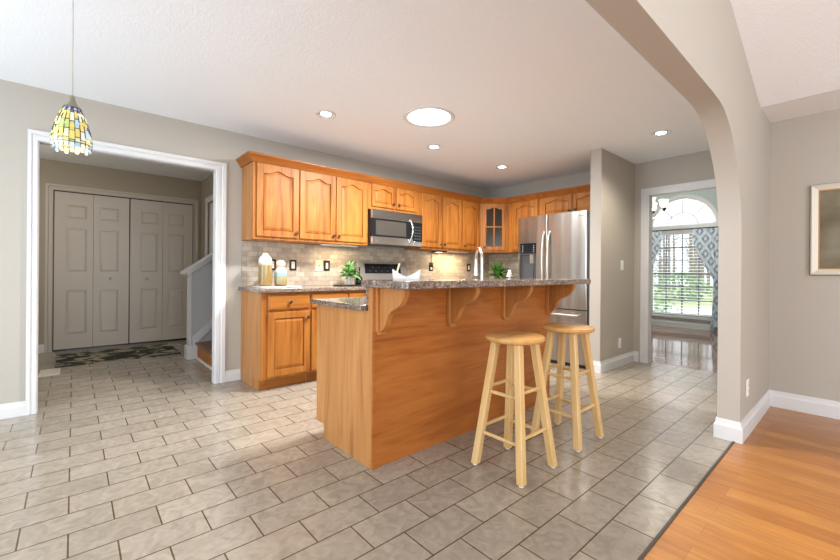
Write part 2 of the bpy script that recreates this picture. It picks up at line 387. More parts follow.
# dining
m = MB(); AR = .57; AC = 2.461; AB = 2.06
def arcpts(r, n=24, c=(AC, AB)): return [(c[0]+r*math.cos(PI*k/n), c[1]+r*math.sin(PI*k/n)) for k in range(n+1)]
XW = 9.2
# wall with an arched hole and a rectangular one
pl = arcpts(AR)
m.prism([(4.4, 3.0), (AC, 3.0), (AC, AB+AR)] + pl[:13][::-1] + [(4.4, AB)], 'x', XW, XW+.12)
m.prism([(AC, 3.0), (-.5, 3.0), (-.5, AB)] + pl[12:][::-1], 'x', XW, XW+.12)
m.box(XW, XW+.12, AC-AR, AC+AR, 1.94, AB); m.box(XW, XW+.12, AC+AR, 4.4, 0, AB); m.box(XW, XW+.12, -.5, AC-AR, 0, AB); m.box(XW, XW+.12, AC-AR, AC+AR, 0, .24)
struct('wall_dining', m, M['dinewall'], 'pale blue grey dining room wall around the arched window')
struct('wall_dining_left', MB().box(5.33, XW, 4.3, 4.4, 0, 3.0), M['dinewall'])
struct('wall_dining_right', MB().box(5.33, XW, -.5, -.4, 0, 3.0), M['dinewall'])
m = MB(); m.box(XD+.07, XD+.11, -.5, DY0, 0, 3.0); m.box(XD+.07, XD+.11, DY1, 4.4, 0, 3.0); m.box(XD+.07, XD+.11, DY0, DY1, DZ, 3.0)
struct('wall_dining_near', m, M['dinewall'])

# ------------------------------------------------------------------ baseboards
BH = .105
bprof = [(0, 0), (.016, 0), (.016, BH*.68), (.009, BH*.80), (.006, BH), (0, BH)]
def base(name, path, h=.105, label=None):
    k = h/.105; m = MB().sweep(path, [(o, z*k) for o, z in bprof]); return struct(name, m, M['trim'], label)
base('baseboard_left', [(OX0-.058, YW), (-2.3, YW)], label='white baseboard left of the cased opening')
base('baseboard_left', [(1.247, YW), (OX1+.09, YW)], label='white baseboard between the opening and the base cabinet')
base('baseboard_divider', [(XD, DY1+.088), (XD, 1.90), (4.283, 1.90), (4.283, 2.02), (4.30, 2.02)], .125, 'white baseboard wrapping the short wall')
base('baseboard_arch', [(XL, -3.5), (XL, YA), (XP, YA), (XP, YB), (XD, YB), (XD, DY0-.09)], .13, 'white baseboard wrapping the arch pillar')
base('baseboard_hall', [(-.26, HY+.06), (-2.3, HY+.06)], .11)
base('baseboard_dining', [(XW, -.4), (XW, 4.3)], .14, 'white baseboard under the dining window')

# ------------------------------------------------------------------ door and opening casings
def casing_y(name, x0, x1, zt, y, wd, side=-1, label=None, mat=None):
    wl, wt, wr = wd if isinstance(wd, tuple) else (wd, wd, wd)
    pf = [(0, 0), (0, .010), (.10, .016), (.45, .016), (.55, .011), (.66, .020), (1, .020), (1, 0)]
    R_ = lambda f: [f(d, t) for d, t in pf]
    m = MB()
    m.loft([R_(lambda d, t: (x0-d*wl, y+side*t, 0)), R_(lambda d, t: (x0-d*wl, y+side*t, zt+d*wt)), R_(lambda d, t: (x1+d*wr, y+side*t, zt+d*wt)), R_(lambda d, t: (x1+d*wr, y+side*t, 0))])
    return struct(name, m, mat or M['trim'], label)
casing_y('trim_2', OX0, OX1, OZ, YW, (.058, .075, .09), -1, 'white casing of the wide hall opening')
m = MB(); m.box(OX0-.004, OX0+.003, YW+.001, YW+.075, 0, OZ); m.box(OX1-.003, OX1+.004, YW+.001, YW+.075, 0, OZ); m.box(OX0+.003, OX1-.003, YW+.001, YW+.075, OZ-.003, OZ+.004)
struct('trim_3', m, M['trim'], 'white jamb lining the wide hall opening')
m = MB()
for (a, b, t) in ((0, .07, .010), (.010, .038, .013), (.045, .07, .017)):
    m.box(XD-t, XD, DY1+a, DY1+b, 0, DZ+b); m.box(XD-t, XD, DY0-b, DY0-a, 0, DZ+b); m.box(XD-t, XD, DY0-a, DY1+a, DZ+a, DZ+b)
struct('trim_4', m, M['trim'], 'white casing of the dining doorway')
m = MB(); m.box(XD-.002, XD+.11, DY1-.014, DY1+.002, 0, DZ); m.box(XD-.002, XD+.11, DY0-.002, DY0+.014, 0, DZ); m.box(XD-.002, XD+.11, DY0, DY1, DZ-.014, DZ+.002)
struct('trim_5', m, M['trim'], 'white jamb lining the dining doorway')
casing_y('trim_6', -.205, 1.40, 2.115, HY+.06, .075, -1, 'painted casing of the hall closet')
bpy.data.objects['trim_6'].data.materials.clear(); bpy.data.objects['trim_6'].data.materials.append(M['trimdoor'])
m = MB()
for (a, b, t) in ((0, .08, .014), (.05, .08, .02)):
    m.box(1.52-t, 1.52, 6.60+a, 6.60+b, 0, 2.10+b); m.box(1.52-t, 1.52, 5.64-b, 5.64-a, 0, 2.10+b); m.box(1.52-t, 1.52, 5.64-a, 6.60+a, 2.10+a, 2.10+b)
struct('trim_7', m, M['trim'], 'white casing of the front door')

# ------------------------------------------------------------------ closet bifold doors
def leaf_mesh(x0, x1, pa, pb):
    m = MB(); w = x1-x0; y0, y1 = HY+.02, HY+.05
    m.box(x0+.002, x1-.002, y0+.012, y1, .03, 2.095)
    zs = [(.03, .21), (.81, 1.04), (1.63, 1.745), (1.94, 2.095)]
    px0, px1 = x0+pa*w, x0+pb*w
    m.box(x0+.002, px0, y0, y0+.0125, .03, 2.095); m.box(px1, x1-.002, y0, y0+.0125, .03, 2.095)
    for a, b in zs: m.box(px0, px1, y0, y0+.0125, a, b)
    for a, b in ((.21, .81), (1.04, 1.63), (1.745, 1.94)):
        o1 = [(px0+.01, a+.01), (px1-.01, a+.01), (px1-.01, b-.01), (px0+.01, b-.01)]; o2 = [(px0+.035, a+.035), (px1-.035, a+.035), (px1-.035, b-.035), (px0+.035, b-.035)]
        m.loft([[(x, y0+.0121, z) for x, z in o1], [(x, y0+.002, z) for x, z in o2]])
    return m
def bifold(name, x0, x1, kx, label):
    e = bpy.data.objects.new(name, None); COL.objects.link(e); e['kind'] = 'structure'; e['label'] = label
    xm = (x0+x1)/2
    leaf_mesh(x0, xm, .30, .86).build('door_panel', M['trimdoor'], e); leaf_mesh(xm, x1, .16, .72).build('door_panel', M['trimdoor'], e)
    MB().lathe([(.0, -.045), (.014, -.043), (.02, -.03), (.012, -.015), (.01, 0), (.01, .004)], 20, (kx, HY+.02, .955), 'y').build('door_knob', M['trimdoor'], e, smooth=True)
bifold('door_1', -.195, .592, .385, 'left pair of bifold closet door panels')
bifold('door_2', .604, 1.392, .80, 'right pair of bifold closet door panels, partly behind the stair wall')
struct('door_gap_shade', MB().box(-.205, 1.40, HY+.052, HY+.0595, 0, 2.115), M['black'], 'black sheet behind the closet doors, painting shade into their gaps')  # black sheet in place of the shade inside the door gaps
# front door
e = bpy.data.objects.new('door_3', None); COL.objects.link(e); e['kind'] = 'structure'; e['label'] = 'white front door with an oval glass pane'
MB().box(1.54, 1.58, 5.645, 6.595, .005, 2.095).build('door_panel', M['trim'], e)
def oval(r1, r2, n=28, c=(6.12, 1.35)): return [(c[0]+r1*math.cos(2*PI*k/n), c[1]+r2*math.sin(2*PI*k/n)) for k in range(n)]
m = MB(); A = oval(.24, .55); B = oval(.20, .50)
m.loft([[(1.54, y, z) for y, z in A], [(1.53, y, z) for y, z in A], [(1.53, y, z) for y, z in B], [(1.54, y, z) for y, z in B]], caps=False); m.build('oval_frame', M['trim'], e)
MB().prism(oval(.20, .50), 'x', 1.535, 1.539).build('oval_pane', plain('frosted_pane', (.55, .6, .6), .2), e)

# ------------------------------------------------------------------ stairs and half wall
SX, RI, RU = 1.14, .20, .26
st = thing('staircase', 'wooden staircase rising to the right behind the white half wall end', 'stairs', (SX, 4.68, 0))
for k in range(6):
    m = MB().box(k*RU, (k+1)*RU+.0, 0, .72, max(0, k*RI-.0), (k+1)*RI-.025); m.build('riser', M['oaky'], st)
    m = MB().box(k*RU-.025, (k+1)*RU, 0, .72, (k+1)*RI-.025, (k+1)*RI); plabel(m.build('tread', wood('shaded_tread', (.10, .045, .02), (.15, .07, .03), (.2, .09, .04), 'y') if k == 0 else bpy.data.materials['shaded_tread'], st, bevel=.004), 'wooden tread with shade painted into its colour')  # tread colour darkened to paint in the shadow on the stairs
MB().box(-.014, -.001, -.0, .72, 0, .022).build('shoe_molding', M['trim'], st)
def zc(x, k=.72, z0=1.07): return z0+(x-1.06)*k
m = MB().prism([(1.075, 0), (1.515, 0), (1.515, zc(1.515)), (1.075, zc(1.075))], 'y', 5.43, 5.53)
struct('wall_half', m, M['halfwall'], 'grey half wall along the stairs')
m = MB()
m.box(1.05, 1.075, 5.415, 5.545, 0, zc(1.075)-.01)
m.box(1.03, 1.09, 5.395, 5.43, 0, .16); m.box(1.03, 1.05, 5.43, 5.555, 0, .16)
m.prism([(1.09, 0), (1.14, 0), (1.14, .2), (1.52, .58), (1.52, .66), (1.09, .27)], 'y', 5.402, 5.43)
struct('trim_9', m, M['trim'], 'white end board, plinth and skirt board of the half wall')
m = MB()
def slab(x0, x1, y0, y1, dz0, dz1):
    m.prism([(x0, zc(x0)+dz0), (x1, zc(x1)+dz0), (x1, zc(x1)+dz1), (x0, zc(x0)+dz1)], 'y', y0, y1)
slab(.985, 1.515, 5.37, 5.59, .015, .045); slab(1.02, 1.515, 5.395, 5.565, -.03, .015)
struct('trim_10', m, M['trim'], 'white sloping cap of the half wall')

# hall mat and floor register
tag(MB().box(-.15, 1.05, 5.86, 6.72, 0, .008).build('door_mat', M['mat']), 'dark floral mat in front of the closet doors', 'mat')
t = thing('floor_register', 'small pale metal floor vent just inside the hall opening', 'vent', (-.18, 5.60, 0))
MB().box(-.08, .08, -.17, .17, 0, .012).build('vent_frame', M['vent'], t, bevel=.003)
m = MB()
for k in range(9): m.box(-.06, .06, -.135+k*.032, -.121+k*.032, .012, .016)
m.build('louvers', M['vent'], t)

# ------------------------------------------------------------------ cabinet doors
def arch_curve(x0, x1, zb, h, n=18, kind='cath'):
    out = []
    for k in range(n+1):
        t = k/n; s = (t-.5)*2
        if kind == 'cath': f = .5*(1+math.cos(PI*min(1, abs(s)/.78)))
        else: f = 0
        out.append((x0+(x1-x0)*t, zb+h*f))
    return out
def door_mesh(x0, x1, z0, z1, y=0, arched=True, st=.055, hump=.035, th=.019, glazed=False, low=False):
    """door lying in front of plane y (front at y-th)"""
    m = MB(); yf = y-th; ax0, ax1 = x0+st, x1-st; az0 = z0+st; az1 = z1-st-(hump if arched else 0)
    m.box(x0, ax0, yf, y, z0, z1); m.box(ax1, x1, yf, y, z0, z1); m.box(ax0, ax1, yf, y, z0, az0)
    cur = arch_curve(ax0, ax1, az1, hump if arched else 0)
    m.prism([(ax0, z1)] + cur + [(ax1, z1)], 'y', yf, y)
    if not glazed:
        m.box(ax0, ax1, yf+.0145, y, az0, az1+(hump if arched else 0))
        def off(d): 
            c = arch_curve(ax0+d, ax1-d, az1-d, hump if arched else 0)
            return [(ax0+d, az0+d)] + [(ax1-d, az0+d)] + c[::-1]
        a, b, c = off(.006), off(.008), off(min(.032, (ax1-ax0)*.22))
        m.loft([[(x, yf+.0144, z) for x, z in a], [(x, yf+.009, z) for x, z in b], [(x, yf+.002, z) for x, z in c]])
    else:
        xm = (ax0+ax1)/2; zm = az0+(az1-az0)*.53
        m.box(xm-.009, xm+.009, yf+.002, y-.002, az0, az1+hump); m.box(ax0, ax1, yf+.002, y-.002, zm-.009, zm+.009)
    return m
def knob(parent, x, y, z):
    return MB().lathe([(0, -.028), (.012, -.027), (.0175, -.021), (.016, -.014), (.008, -.010), (.006, 0), (.010, .0005)], 16, (x, y, z), 'y').build('knob', M['knob'], parent, smooth=True)
def cabinet(label, cat, loc, rz, w, z0, z1, depth, doors, group, drawers=(), kick=0, side=None, glazed=False, skip_side=False):
    """local: x along the front, front face at y=0, body to +y"""
    t = thing('base_cabinet' if kick else 'wall_cabinet', label, cat, loc, rz, group)
    m = MB()
    fr = .019
    if kick:
        poly = [(.07, 0), (depth, 0), (depth, z1), (fr, z1), (fr, kick), (.07, kick)]
        for xx in ((0, .012), (w-.012, w)): m.prism(poly, 'x', xx[0], xx[1])
        m.box(.012, w-.012, .075, depth, 0.0, z1-.01)
    else:
        m.box(0, w, fr, depth, z0, z1)
    b = m.build('cabinet_body', side or M['oak'], t)
    if kick: MB().box(.012, w-.012, .066, .075, 0, kick-.001).build('toe_kick', M['oakx'], t)
    m = MB(); zb = kick if kick else z0
    if not glazed: m.box(0, w, 0, fr, zb, z1)
    m2 = m if not glazed else None
    if glazed:
        x0, x1, a, b_ = doors[0][:4]
        m.box(0, x0+.03, 0, fr, zb, z1); m.box(x1-.03, w, 0, fr, zb, z1); m.box(x0+.03, x1-.03, 0, fr, zb, a+.04); m.box(x0+.03, x1-.03, 0, fr, b_-.04, z1)
    m.build('face_frame', M['oak'], t, bevel=.0015)
    for d in doors:
        x0, x1, a, b_, kx, kz, arched, hump = d
        dm = door_mesh(x0, x1, a, b_, 0, arched, hump=hump, glazed=glazed, st=min(.058, (b_-a)*.17 if (b_-a) < .4 else .058)).build('door', M['oak'], t, bevel=.0022, ang=10)
        knob(dm, kx, -.019, kz)
        if glazed: MB().box(x0+.05, x1-.05, -.008, -.005, a+.05, b_-.05).build('glass_pane', M['darkglass'], dm)
    for (x0, x1, a, b_) in drawers:
        mm = MB(); mm.box(x0, x1, -.012, 0, a, b_)
        o1 = [(x0, a), (x1, a), (x1, b_), (x0, b_)]; i_ = .014
        o2 = [(x0+i_, a+i_), (x1-i_, a+i_), (x1-i_, b_-i_), (x0+i_, b_-i_)]
        mm.loft([[(x, -.012, z) for x, z in o1], [(x, -.020, z) for x, z in o2]])
        dr = mm.build('drawer', M['oakx'], t, bevel=.001, ang=10); knob(dr, (x0+x1)/2, -.019, (a+b_)/2)
    return t
UF = 3.79; UZ0, UZ1 = 1.38, 2.115; DA, DB = 1.41, 2.10
gu = None
def dW(x0, x1, ks, a=DA, b=DB, hump=.035, arched=True, ofs=0):   # world x -> local
    kx = (x1-.028) if ks > 0 else (x0+.028); kz = a+.05
    return (x0-ofs, x1-ofs, a, b, kx-ofs, kz, arched, hump)
D = UF-YW
dep = YW-UF
cabinet('tall single-door oak wall cabinet, first from the left on the long wall', 'cabinet', (1.25, UF, 0), 0, .449, UZ0, UZ1, dep-.001, [dW(1.283, 1.694, 1, ofs=1.25)], gu, side=M['oakside'])
cabinet('oak wall cabinet with two tall doors above the potted plant, left of the microwave', 'cabinet', (1.70, UF, 0), 0, .832, UZ0, UZ1, dep-.001, [dW(1.708, 2.109, 1, ofs=1.70), dW(2.119, 2.515, -1, ofs=1.70)], gu)
cabinet('short oak wall cabinet with two low doors above the microwave', 'cabinet', (2.533, UF, 0), 0, .799, 1.805, UZ1, dep-.001, [dW(2.580, 2.908, 1, 1.842, DB, .028, ofs=2.533), dW(2.938, 3.262, -1, 1.842, DB, .028, ofs=2.533)], gu)
cabinet('oak wall cabinet with two tall narrow doors right of the microwave', 'cabinet', (3.333, UF, 0), 0, .773, UZ0, UZ1, dep-.001, [dW(3.350, 3.715, 1, ofs=3.333), dW(3.730, 4.098, -1, ofs=3.333)], gu)
cabinet('single-door oak wall cabinet just left of the glazed corner cabinet', 'cabinet', (4.107, UF, 0), 0, .413, UZ0, UZ1, dep-.001, [dW(4.120, 4.500, -1, ofs=4.107)], gu)
# diagonal corner cabinet
CX, CY2 = 4.521, 3.50; XF = 4.81
dl = math.hypot(XF-CX, UF-CY2); ra = math.atan2(CY2-UF, XF-CX)
t = thing('wall_cabinet', 'diagonal corner oak wall cabinet with a four-pane glass door', 'cabinet', (CX, UF, 0), ra)
x0, x1 = .035, dl-.035
m = MB(); m.box(.0, x0+.03, 0, .019, UZ0, UZ1); m.box(x1-.03, dl, 0, .019, UZ0, UZ1); m.box(x0+.03, x1-.03, 0, .019, UZ0, DA+.04); m.box(x0+.03, x1-.03, 0, .019, DB-.04, UZ1)
m.build('face_frame', M['oak'], t)
dm = door_mesh(x0, x1, DA, DB, 0, True, glazed=True, hump=.03).build('door', M['oak'], t, bevel=.002, ang=10); knob(dm, x0+.028, -.019, DA+.05)
MB().box(x0+.05, x1-.05, -.008, -.005, DA+.05, DB-.05).build('glass_pane', M['darkglass'], dm)
# body walls of the corner unit: floor, top
inv = Matrix.Rotation(-ra, 3, 'Z')
def loc2(px, py): v = inv @ Vector((px-CX, py-UF, 0)); return (v.x, v.y)
pent = [loc2(CX+.006, UF+.008), loc2(XF-.002, CY2+.02), loc2(XK-.001, CY2+.006), loc2(XK-.001, YW-.001), loc2(CX+.002, YW-.001)]
pent[0] = (.004, .02); pent[1] = (dl-.004, .02)
m = MB()
m.prism(pent, 'z', UZ0, UZ1); m.build('cabinet_body', M['oak'], t)
# fridge wall cabinets (front faces -x)
def dR(y0, y1, ks, base_y, a=DA, b=DB, hump=.035):      # y0 > y1 as seen left to right
    x0, x1 = base_y-y0, base_y-y1; kx = (x1-.028) if ks > 0 else (x0+.028)
    return (x0, x1, a, b, kx, a+.05, True, hump)
depR = XK-XF
cabinet('single-door oak wall cabinet between the glazed corner cabinet and the refrigerator', 'cabinet', (XF, 3.497, 0), -PI/2, .515, UZ0, UZ1, depR-.001, [dR(3.41, 2.995, 1, 3.497)], gu)
cabinet('short oak wall cabinet with two low doors above the refrigerator', 'cabinet', (XF, 2.979, 0), -PI/2, .955, 1.815, UZ1, depR-.001, [dR(2.925, 2.503, 1, 2.979, 1.845, DB, .028), dR(2.482, 2.06, -1, 2.979, 1.845, DB, .028)], gu)
# crown moulding
cp = [(-.0, UZ1-.005), (.016, UZ1-.005), (.022, UZ1+.006), (.05, UZ1+.045), (.056, UZ1+.05), (.056, UZ1+.066), (-.0, UZ1+.066)]
cp = [(-o, z) for o, z in cp][::-1]
g = .0012
path = [(1.25-g, YW-.001), (1.25-g, UF-g), (CX, UF-g), (XF-g, CY2), (XF-g, 2.022)]
# outside of the run lies to the right of travel here -> negative offsets
m = MB(); m.sweep(path, [(o, z) for o, z in [(0, UZ1-.012), (-.014, UZ1-.012), (-.020, UZ1+.002), (-.030, UZ1+.018), (-.050, UZ1+.044), (-.056, UZ1+.050), (-.056, UZ1+.064), (0, UZ1+.064)]])
crown = m.build('crown_molding', wood('crown_oak', (.22, .06, .009), (.32, .097, .014), (.39, .13, .022), 'x', .42), None)
tag(crown, 'orange oak crown molding running along the tops of the wall cabinets', 'molding')

# ------------------------------------------------------------------ base cabinets, counters, backsplash
BF = 3.545; bd = YW-BF-.001
def dB_(x0, x1, ks, ofs): return (x0-ofs, x1-ofs, .125, .705, (x1-.028 if ks > 0 else x0+.028)-ofs, .645, False, 0)
cabinet('oak base cabinet with one drawer over one door, nearest the hall opening', 'cabinet', (1.25, BF, 0), 0, .464, 0, .884, bd, [dB_(1.305, 1.705, 1, 1.25)], gu, [(.055, .455, .725, .865)], .10, side=M['oakside'])
cabinet('oak base cabinet with two drawers behind the end of the island', 'cabinet', (1.715, BF, 0), 0, .826, 0, .884, bd, [dB_(1.723, 2.125, 1, 1.715), dB_(2.14, 2.535, -1, 1.715)], gu, [(.008, .41, .725, .865), (.425, .82, .725, .865)], .10)
cabinet('oak base cabinet right of the range, hidden by the island', 'cabinet', (3.33, BF, 0), 0, 1.16, 0, .884, bd, [dB_(3.34, 3.89, 1, 3.33), dB_(3.91, 4.47, -1, 3.33)], gu, [(.01, .56, .725, .865), (.58, 1.14, .725, .865)], .10)
cabinet('oak base cabinet left of the refrigerator, hidden by the island', 'cabinet', (4.565, 3.54, 0), -PI/2, .55, 0, .884, XK-4.565-.001, [(.03, .5, .125, .705, .47, .645, False, 0)], gu, [(.03, .5, .725, .865)], .10)
CZ0, CZ1 = .885, .92
tag(MB().box(1.22, 2.545, 3.50, YW-.0005, CZ0, CZ1).build('countertop', M['granite'], bevel=.006), 'brown granite countertop left of the range with the jars on it', 'countertop')
m = MB().prism([(3.325, 3.50), (4.53, 3.50), (4.53, 2.99), (XK-.0005, 2.99), (XK-.0005, YW-.0005), (3.325, YW-.0005)], 'z', CZ0, CZ1)
tag(m.build('countertop', M['granite'], bevel=.006), 'brown granite corner countertop right of the range', 'countertop')
m = MB().box(1.252, XK-.001, YW-.010, YW-.0003, CZ1+.001, UZ0-.001)
struct('wall_backsplash', m, M['splash'], 'travertine subway tile backsplash on the long wall')
m = MB().box(XK-.010, XK-.0003, 2.99, YW-.011, CZ1+.001, UZ0-.001)
struct('wall_backsplash', m, M['splashy'], 'travertine subway tile backsplash beside the refrigerator')

# ------------------------------------------------------------------ microwave
t = thing('microwave', 'stainless over-the-range microwave with a curved handle', 'microwave', (2.536, 3.71, 1.40))
W_, H_ = .765, .40
plabel(MB().box(0, W_, .03, YW-3.71-.011, 0, H_).build('body', M['black'], t), 'black microwave body')
MB().box(0, W_, -.004, .03, H_-.105, H_-.002).build('vent_panel', M['stainless'], t, bevel=.003)
m = MB(); m.box(0, W_*.80, -.004, .03, 0, .085)
m.box(W_*.80+.002, W_, -.004, .03, 0, .06)
m.build('lower_trim', M['stainless'], t, bevel=.003)
MB().box(0, W_*.80, .0, .03, .086, H_-.107).build('door', M['blackglass'], t, bevel=.003)
d = MB().box(.055, W_*.655, -.0015, .001, .108, H_-.125).build('window', plain('microwave_window', (.06, .053, .046), .15, spec=.25), t)
MB().box(W_*.80+.002, W_, .0, .03, .062, H_-.107).build('control_panel', M['blackglass'], t)
bg = plain('button_grey', (.05, .05, .05), .4)
for r_ in range(5):
    for q in range(3): MB().box(W_*.83+q*.037, W_*.83+q*.037+.026, -.0012, .001, .085+r_*.036, .085+r_*.036+.016).build('button', bg, t)
pts = [(W_*.735 + .0, -.005-.05*math.sin(PI*k/14), .045+.275*k/14) for k in range(15)]
MB().tube(pts, .011, 12).build('handle', M['chrome'], t, smooth=True)
m = MB().box(.045, .075, -.006, -.003, .025, .05); m.build('badge', M['chrome'], t)

# ------------------------------------------------------------------ range
t = thing('range', 'stainless kitchen range with a black glass cooktop and sloping back control panel', 'stove', (2.550, 3.47, 0))
RW = .762
plabel(MB().box(0.0, RW, .03, YW-3.47-.013, .06, .912).build('body', M['black'], t), 'black range body')
plabel(MB().box(0.0, RW, .015, YW-3.47-.10, .912, .925).build('cooktop', M['blackglass'], t, bevel=.003), 'black glass cooktop')
m = MB().box(.0, RW, 0, .03, .22, .80); d = m.build('oven_door', M['brushed'], t, bevel=.004)
MB().tube([(.06, -.0, .74), (.06, -.045, .745), (RW-.06, -.045, .745), (RW-.06, -.0, .74)], .012, 10).build('handle', M['chrome'], d, smooth=True)
MB().box(0, RW, .0, .03, .07, .21).build('drawer_front', M['brushed'], t, bevel=.004)
yb = YW-3.47-.013
m = MB().prism([(yb-.105, .925), (yb, .925), (yb, 1.205), (yb-.06, 1.205)], 'x', 0, RW); bp_ = m.build('back_panel', plain('range_steel', (.36, .33, .30), .35, .6), t, bevel=.004)
def onp(z): return yb-.105+.045*(z-.925)/.28
m = MB().prism([(onp(1.06)-.003, 1.06), (onp(1.06)+.004, 1.06), (onp(1.18)+.004, 1.18), (onp(1.18)-.003, 1.18)], 'x', .10, RW-.11); plabel(m.build('display', M['blackglass'], bp_), 'dark glass control display')
dg = plain('display_grey', (.07, .07, .07), .5)
for k in range(9):
    zz = 1.085+(k % 2)*.045; xx = .16+k*.045
    MB().box(xx, xx+.022, onp(zz)-.0045, onp(zz)-.002, zz, zz+.008).build('touch_button', dg, bp_)
MB().box(.004, RW-.004, yb-.112, yb-.09, .928, .965).build('lower_lip', M['black'], t)
rg = plain('burner_grey', (.12, .12, .12), .3)
for (x, y, r) in ((.19, .17, .10), (.57, .17, .085), (.19, .40, .075), (.57, .40, .10)):
    MB().lathe([(r-.002, .9255), (r, .9258), (r-.0001, .9255)], 32, (x, y, 0)).build('burner_ring', rg, t)

# ------------------------------------------------------------------ refrigerator
FX = 4.30; fy0, fy1 = 2.065, 2.975      # door plane, right / left sides
t = thing('refrigerator', 'stainless french door refrigerator with an ice and water dispenser', 'refrigerator', (FX, fy1, 0), -PI/2)
FW = fy1-fy0; FD = XK-FX
plabel(MB().box(.004, FW+.036, .03, FD-.03, .03, 1.78).build('cabinet_shell', plain('dark_grey_shell', (.05, .05, .052), .4), t), 'dark grey sides, widened on the right to shade the gap beside the short wall')  # right side runs into the wall gap as its painted-in shade
def fdoor(x0, x1, z0, z1, hole=None):
    """gently bowed door slab"""
    m = MB(); n = 28
    def bow(x):
        e = min(x-x0, x1-x); return .010*((x/FW-.5)*2)**2 + .005*max(0, 1-e/.012)**2
    def sec(a, b, c, d):
        k = sorted(set([a, b]+[x0+(x1-x0)*i/n for i in range(n+1) if a < x0+(x1-x0)*i/n < b]+[q for q in (x0+.004, x0+.009, x0+.018, x1-.018, x1-.009, x1-.004) if a < q < b]))
        m.prism([(x, bow(x)) for x in k]+[(b, .029), (a, .029)], 'z', c, d)
    if hole: sec(x0, x1, z0, hole[2]); sec(x0, x1, hole[3], z1); sec(x0, hole[0], hole[2], hole[3]); sec(hole[1], x1, hole[2], hole[3])
    else: sec(x0, x1, z0, z1)
    return m
seam = fy1-2.553
HO = (fy1-2.942, fy1-2.705, .975, 1.31)
m = fdoor(.002, seam-.003, .668, 1.79, (HO[0], HO[1], .975, 1.455)); ld = m.build('door', M['brushed'], t, smooth=True, ang=25)
m = fdoor(seam+.003, FW-.002, .668, 1.79); rd = m.build('door', M['brushed'], t, smooth=True, ang=25)
m = fdoor(.002, FW-.002, .045, .655); fz = m.build('freezer_drawer', M['brushed'], t, smooth=True, ang=25)
# dispenser
hx0, hx1 = HO[0], HO[1]
m = MB().box(hx0, hx1, .008, .029, 1.325, 1.455); plabel(m.build('dispenser_display', M['blackglass'], ld), 'black glass dispenser display')
m = MB(); m.box(hx0, hx1, .0265, .029, .975, 1.31); m.box(hx0, hx0+.006, .008, .0265, .975, 1.31); m.box(hx1-.006, hx1, .008, .0265, .975, 1.31); m.box(hx0, hx1, .004, .029, 1.31, 1.325)
m.build('dispenser_frame', plain('dispenser_grey', (.05, .05, .052), .45), ld)
m = MB(); m.prism([(.008, 1.31), (.026, 1.31), (.026, 1.20), (.014, 1.20)], 'x', hx0+.14, hx0+.19); m.build('dispenser_spout', M['steel_b'], ld)
m = MB().prism([(.022, 1.20), (.026, 1.20), (.026, 1.0), (.010, .985)], 'x', hx0+.05, hx0+.19); m.build('dispenser_paddle', plain('paddle_grey', (.06, .063, .07), .4), ld)
ig = plain('icon_grey', (.45, .47, .5), .5)
for k in range(4):
    for s in (.03, .19): MB().box(hx0+s, hx0+s+.014, .0065, .008, 1.345+k*.025, 1.353+k*.025).build('display_icon', ig, ld)
def handle(px, parent, s):
    pts = []
    for k in range(17):
        q = k/16; z = .86+.73*q; pts.append((px+s*.0*q, .004-.058*math.sin(PI*q)**.55, z))
    MB().tube(pts, .0125, 12).build('handle', M['steel_b'], parent, smooth=True)
handle(seam-.042, ld, -1); handle(seam+.03, rd, 1)
MB().tube([(.06, .006, .60), (.07, -.045, .60), (FW-.07, -.045, .60), (FW-.06, .006, .60)], .0125, 12).build('handle', M['steel_b'], fz, smooth=True)
MB().box(fy1-2.175, fy1-2.105, .004, .0065, 1.733, 1.742).build('nameplate', plain('plate_grey', (.25, .26, .28), .4), rd)
MB().box(.03, FW-.03, .03, .07, .012, .043).build('base_grille', M['black'], t)

# ------------------------------------------------------------------ island
IX0, IX1, IY0, IY1 = 1.225, 3.05, 1.783, 2.43
t = thing('kitchen_island', 'two-tier oak kitchen island with bar side panel', 'island', (IX0, IY0, 0))
IL = IX1-IX0
# end panels with toe notch at the kitchen side
ep = [(0, 0), (.54, 0), (.54, .088), (.645, .088), (.645, .862), (.10, .862), (.10, .995), (0, .995)]
ep = [(0.0, 0), (.538, 0), (.538, .088), (.645, .088), (.645, .862), (.038, .862), (.038, .995), (0.0, .995)]
plabel(MB().prism(ep, 'x', 0, .018).build('end_panel', M['oakside'], t), 'pale oak end panel')
plabel(MB().prism(ep, 'x', IL-.018, IL).build('end_panel', M['oakside'], t), 'pale oak end panel')
plabel(MB().box(.004, IL-.0, -.006, 0, 0, .995).build('bar_panel', M['oakface'], t), 'reddish oak veneer panel on the seating side')
MB().box(0, .018, -.012, -.0005, 0, .995).build('corner_strip', M['oakface'], t)
MB().box(.018, IL-.018, .0, .037, 0, .994).build('pony_wall', M['oak'], t)
m = MB(); m.box(.018, IL-.018, .037, .62, .088, .862); m.box(.018, IL-.018, .037, .535, 0, .088); m.build('cabinet_body', M['oak'], t)
for k in range(3):
    a = .03+k*.60; b = a+.585
    d0 = MB(); d0.box(a, b, .62, .64, .12, .68); d0.box(a, b, .62, .64, .70, .85); d0.build('door', M['oak'], t, bevel=.004)
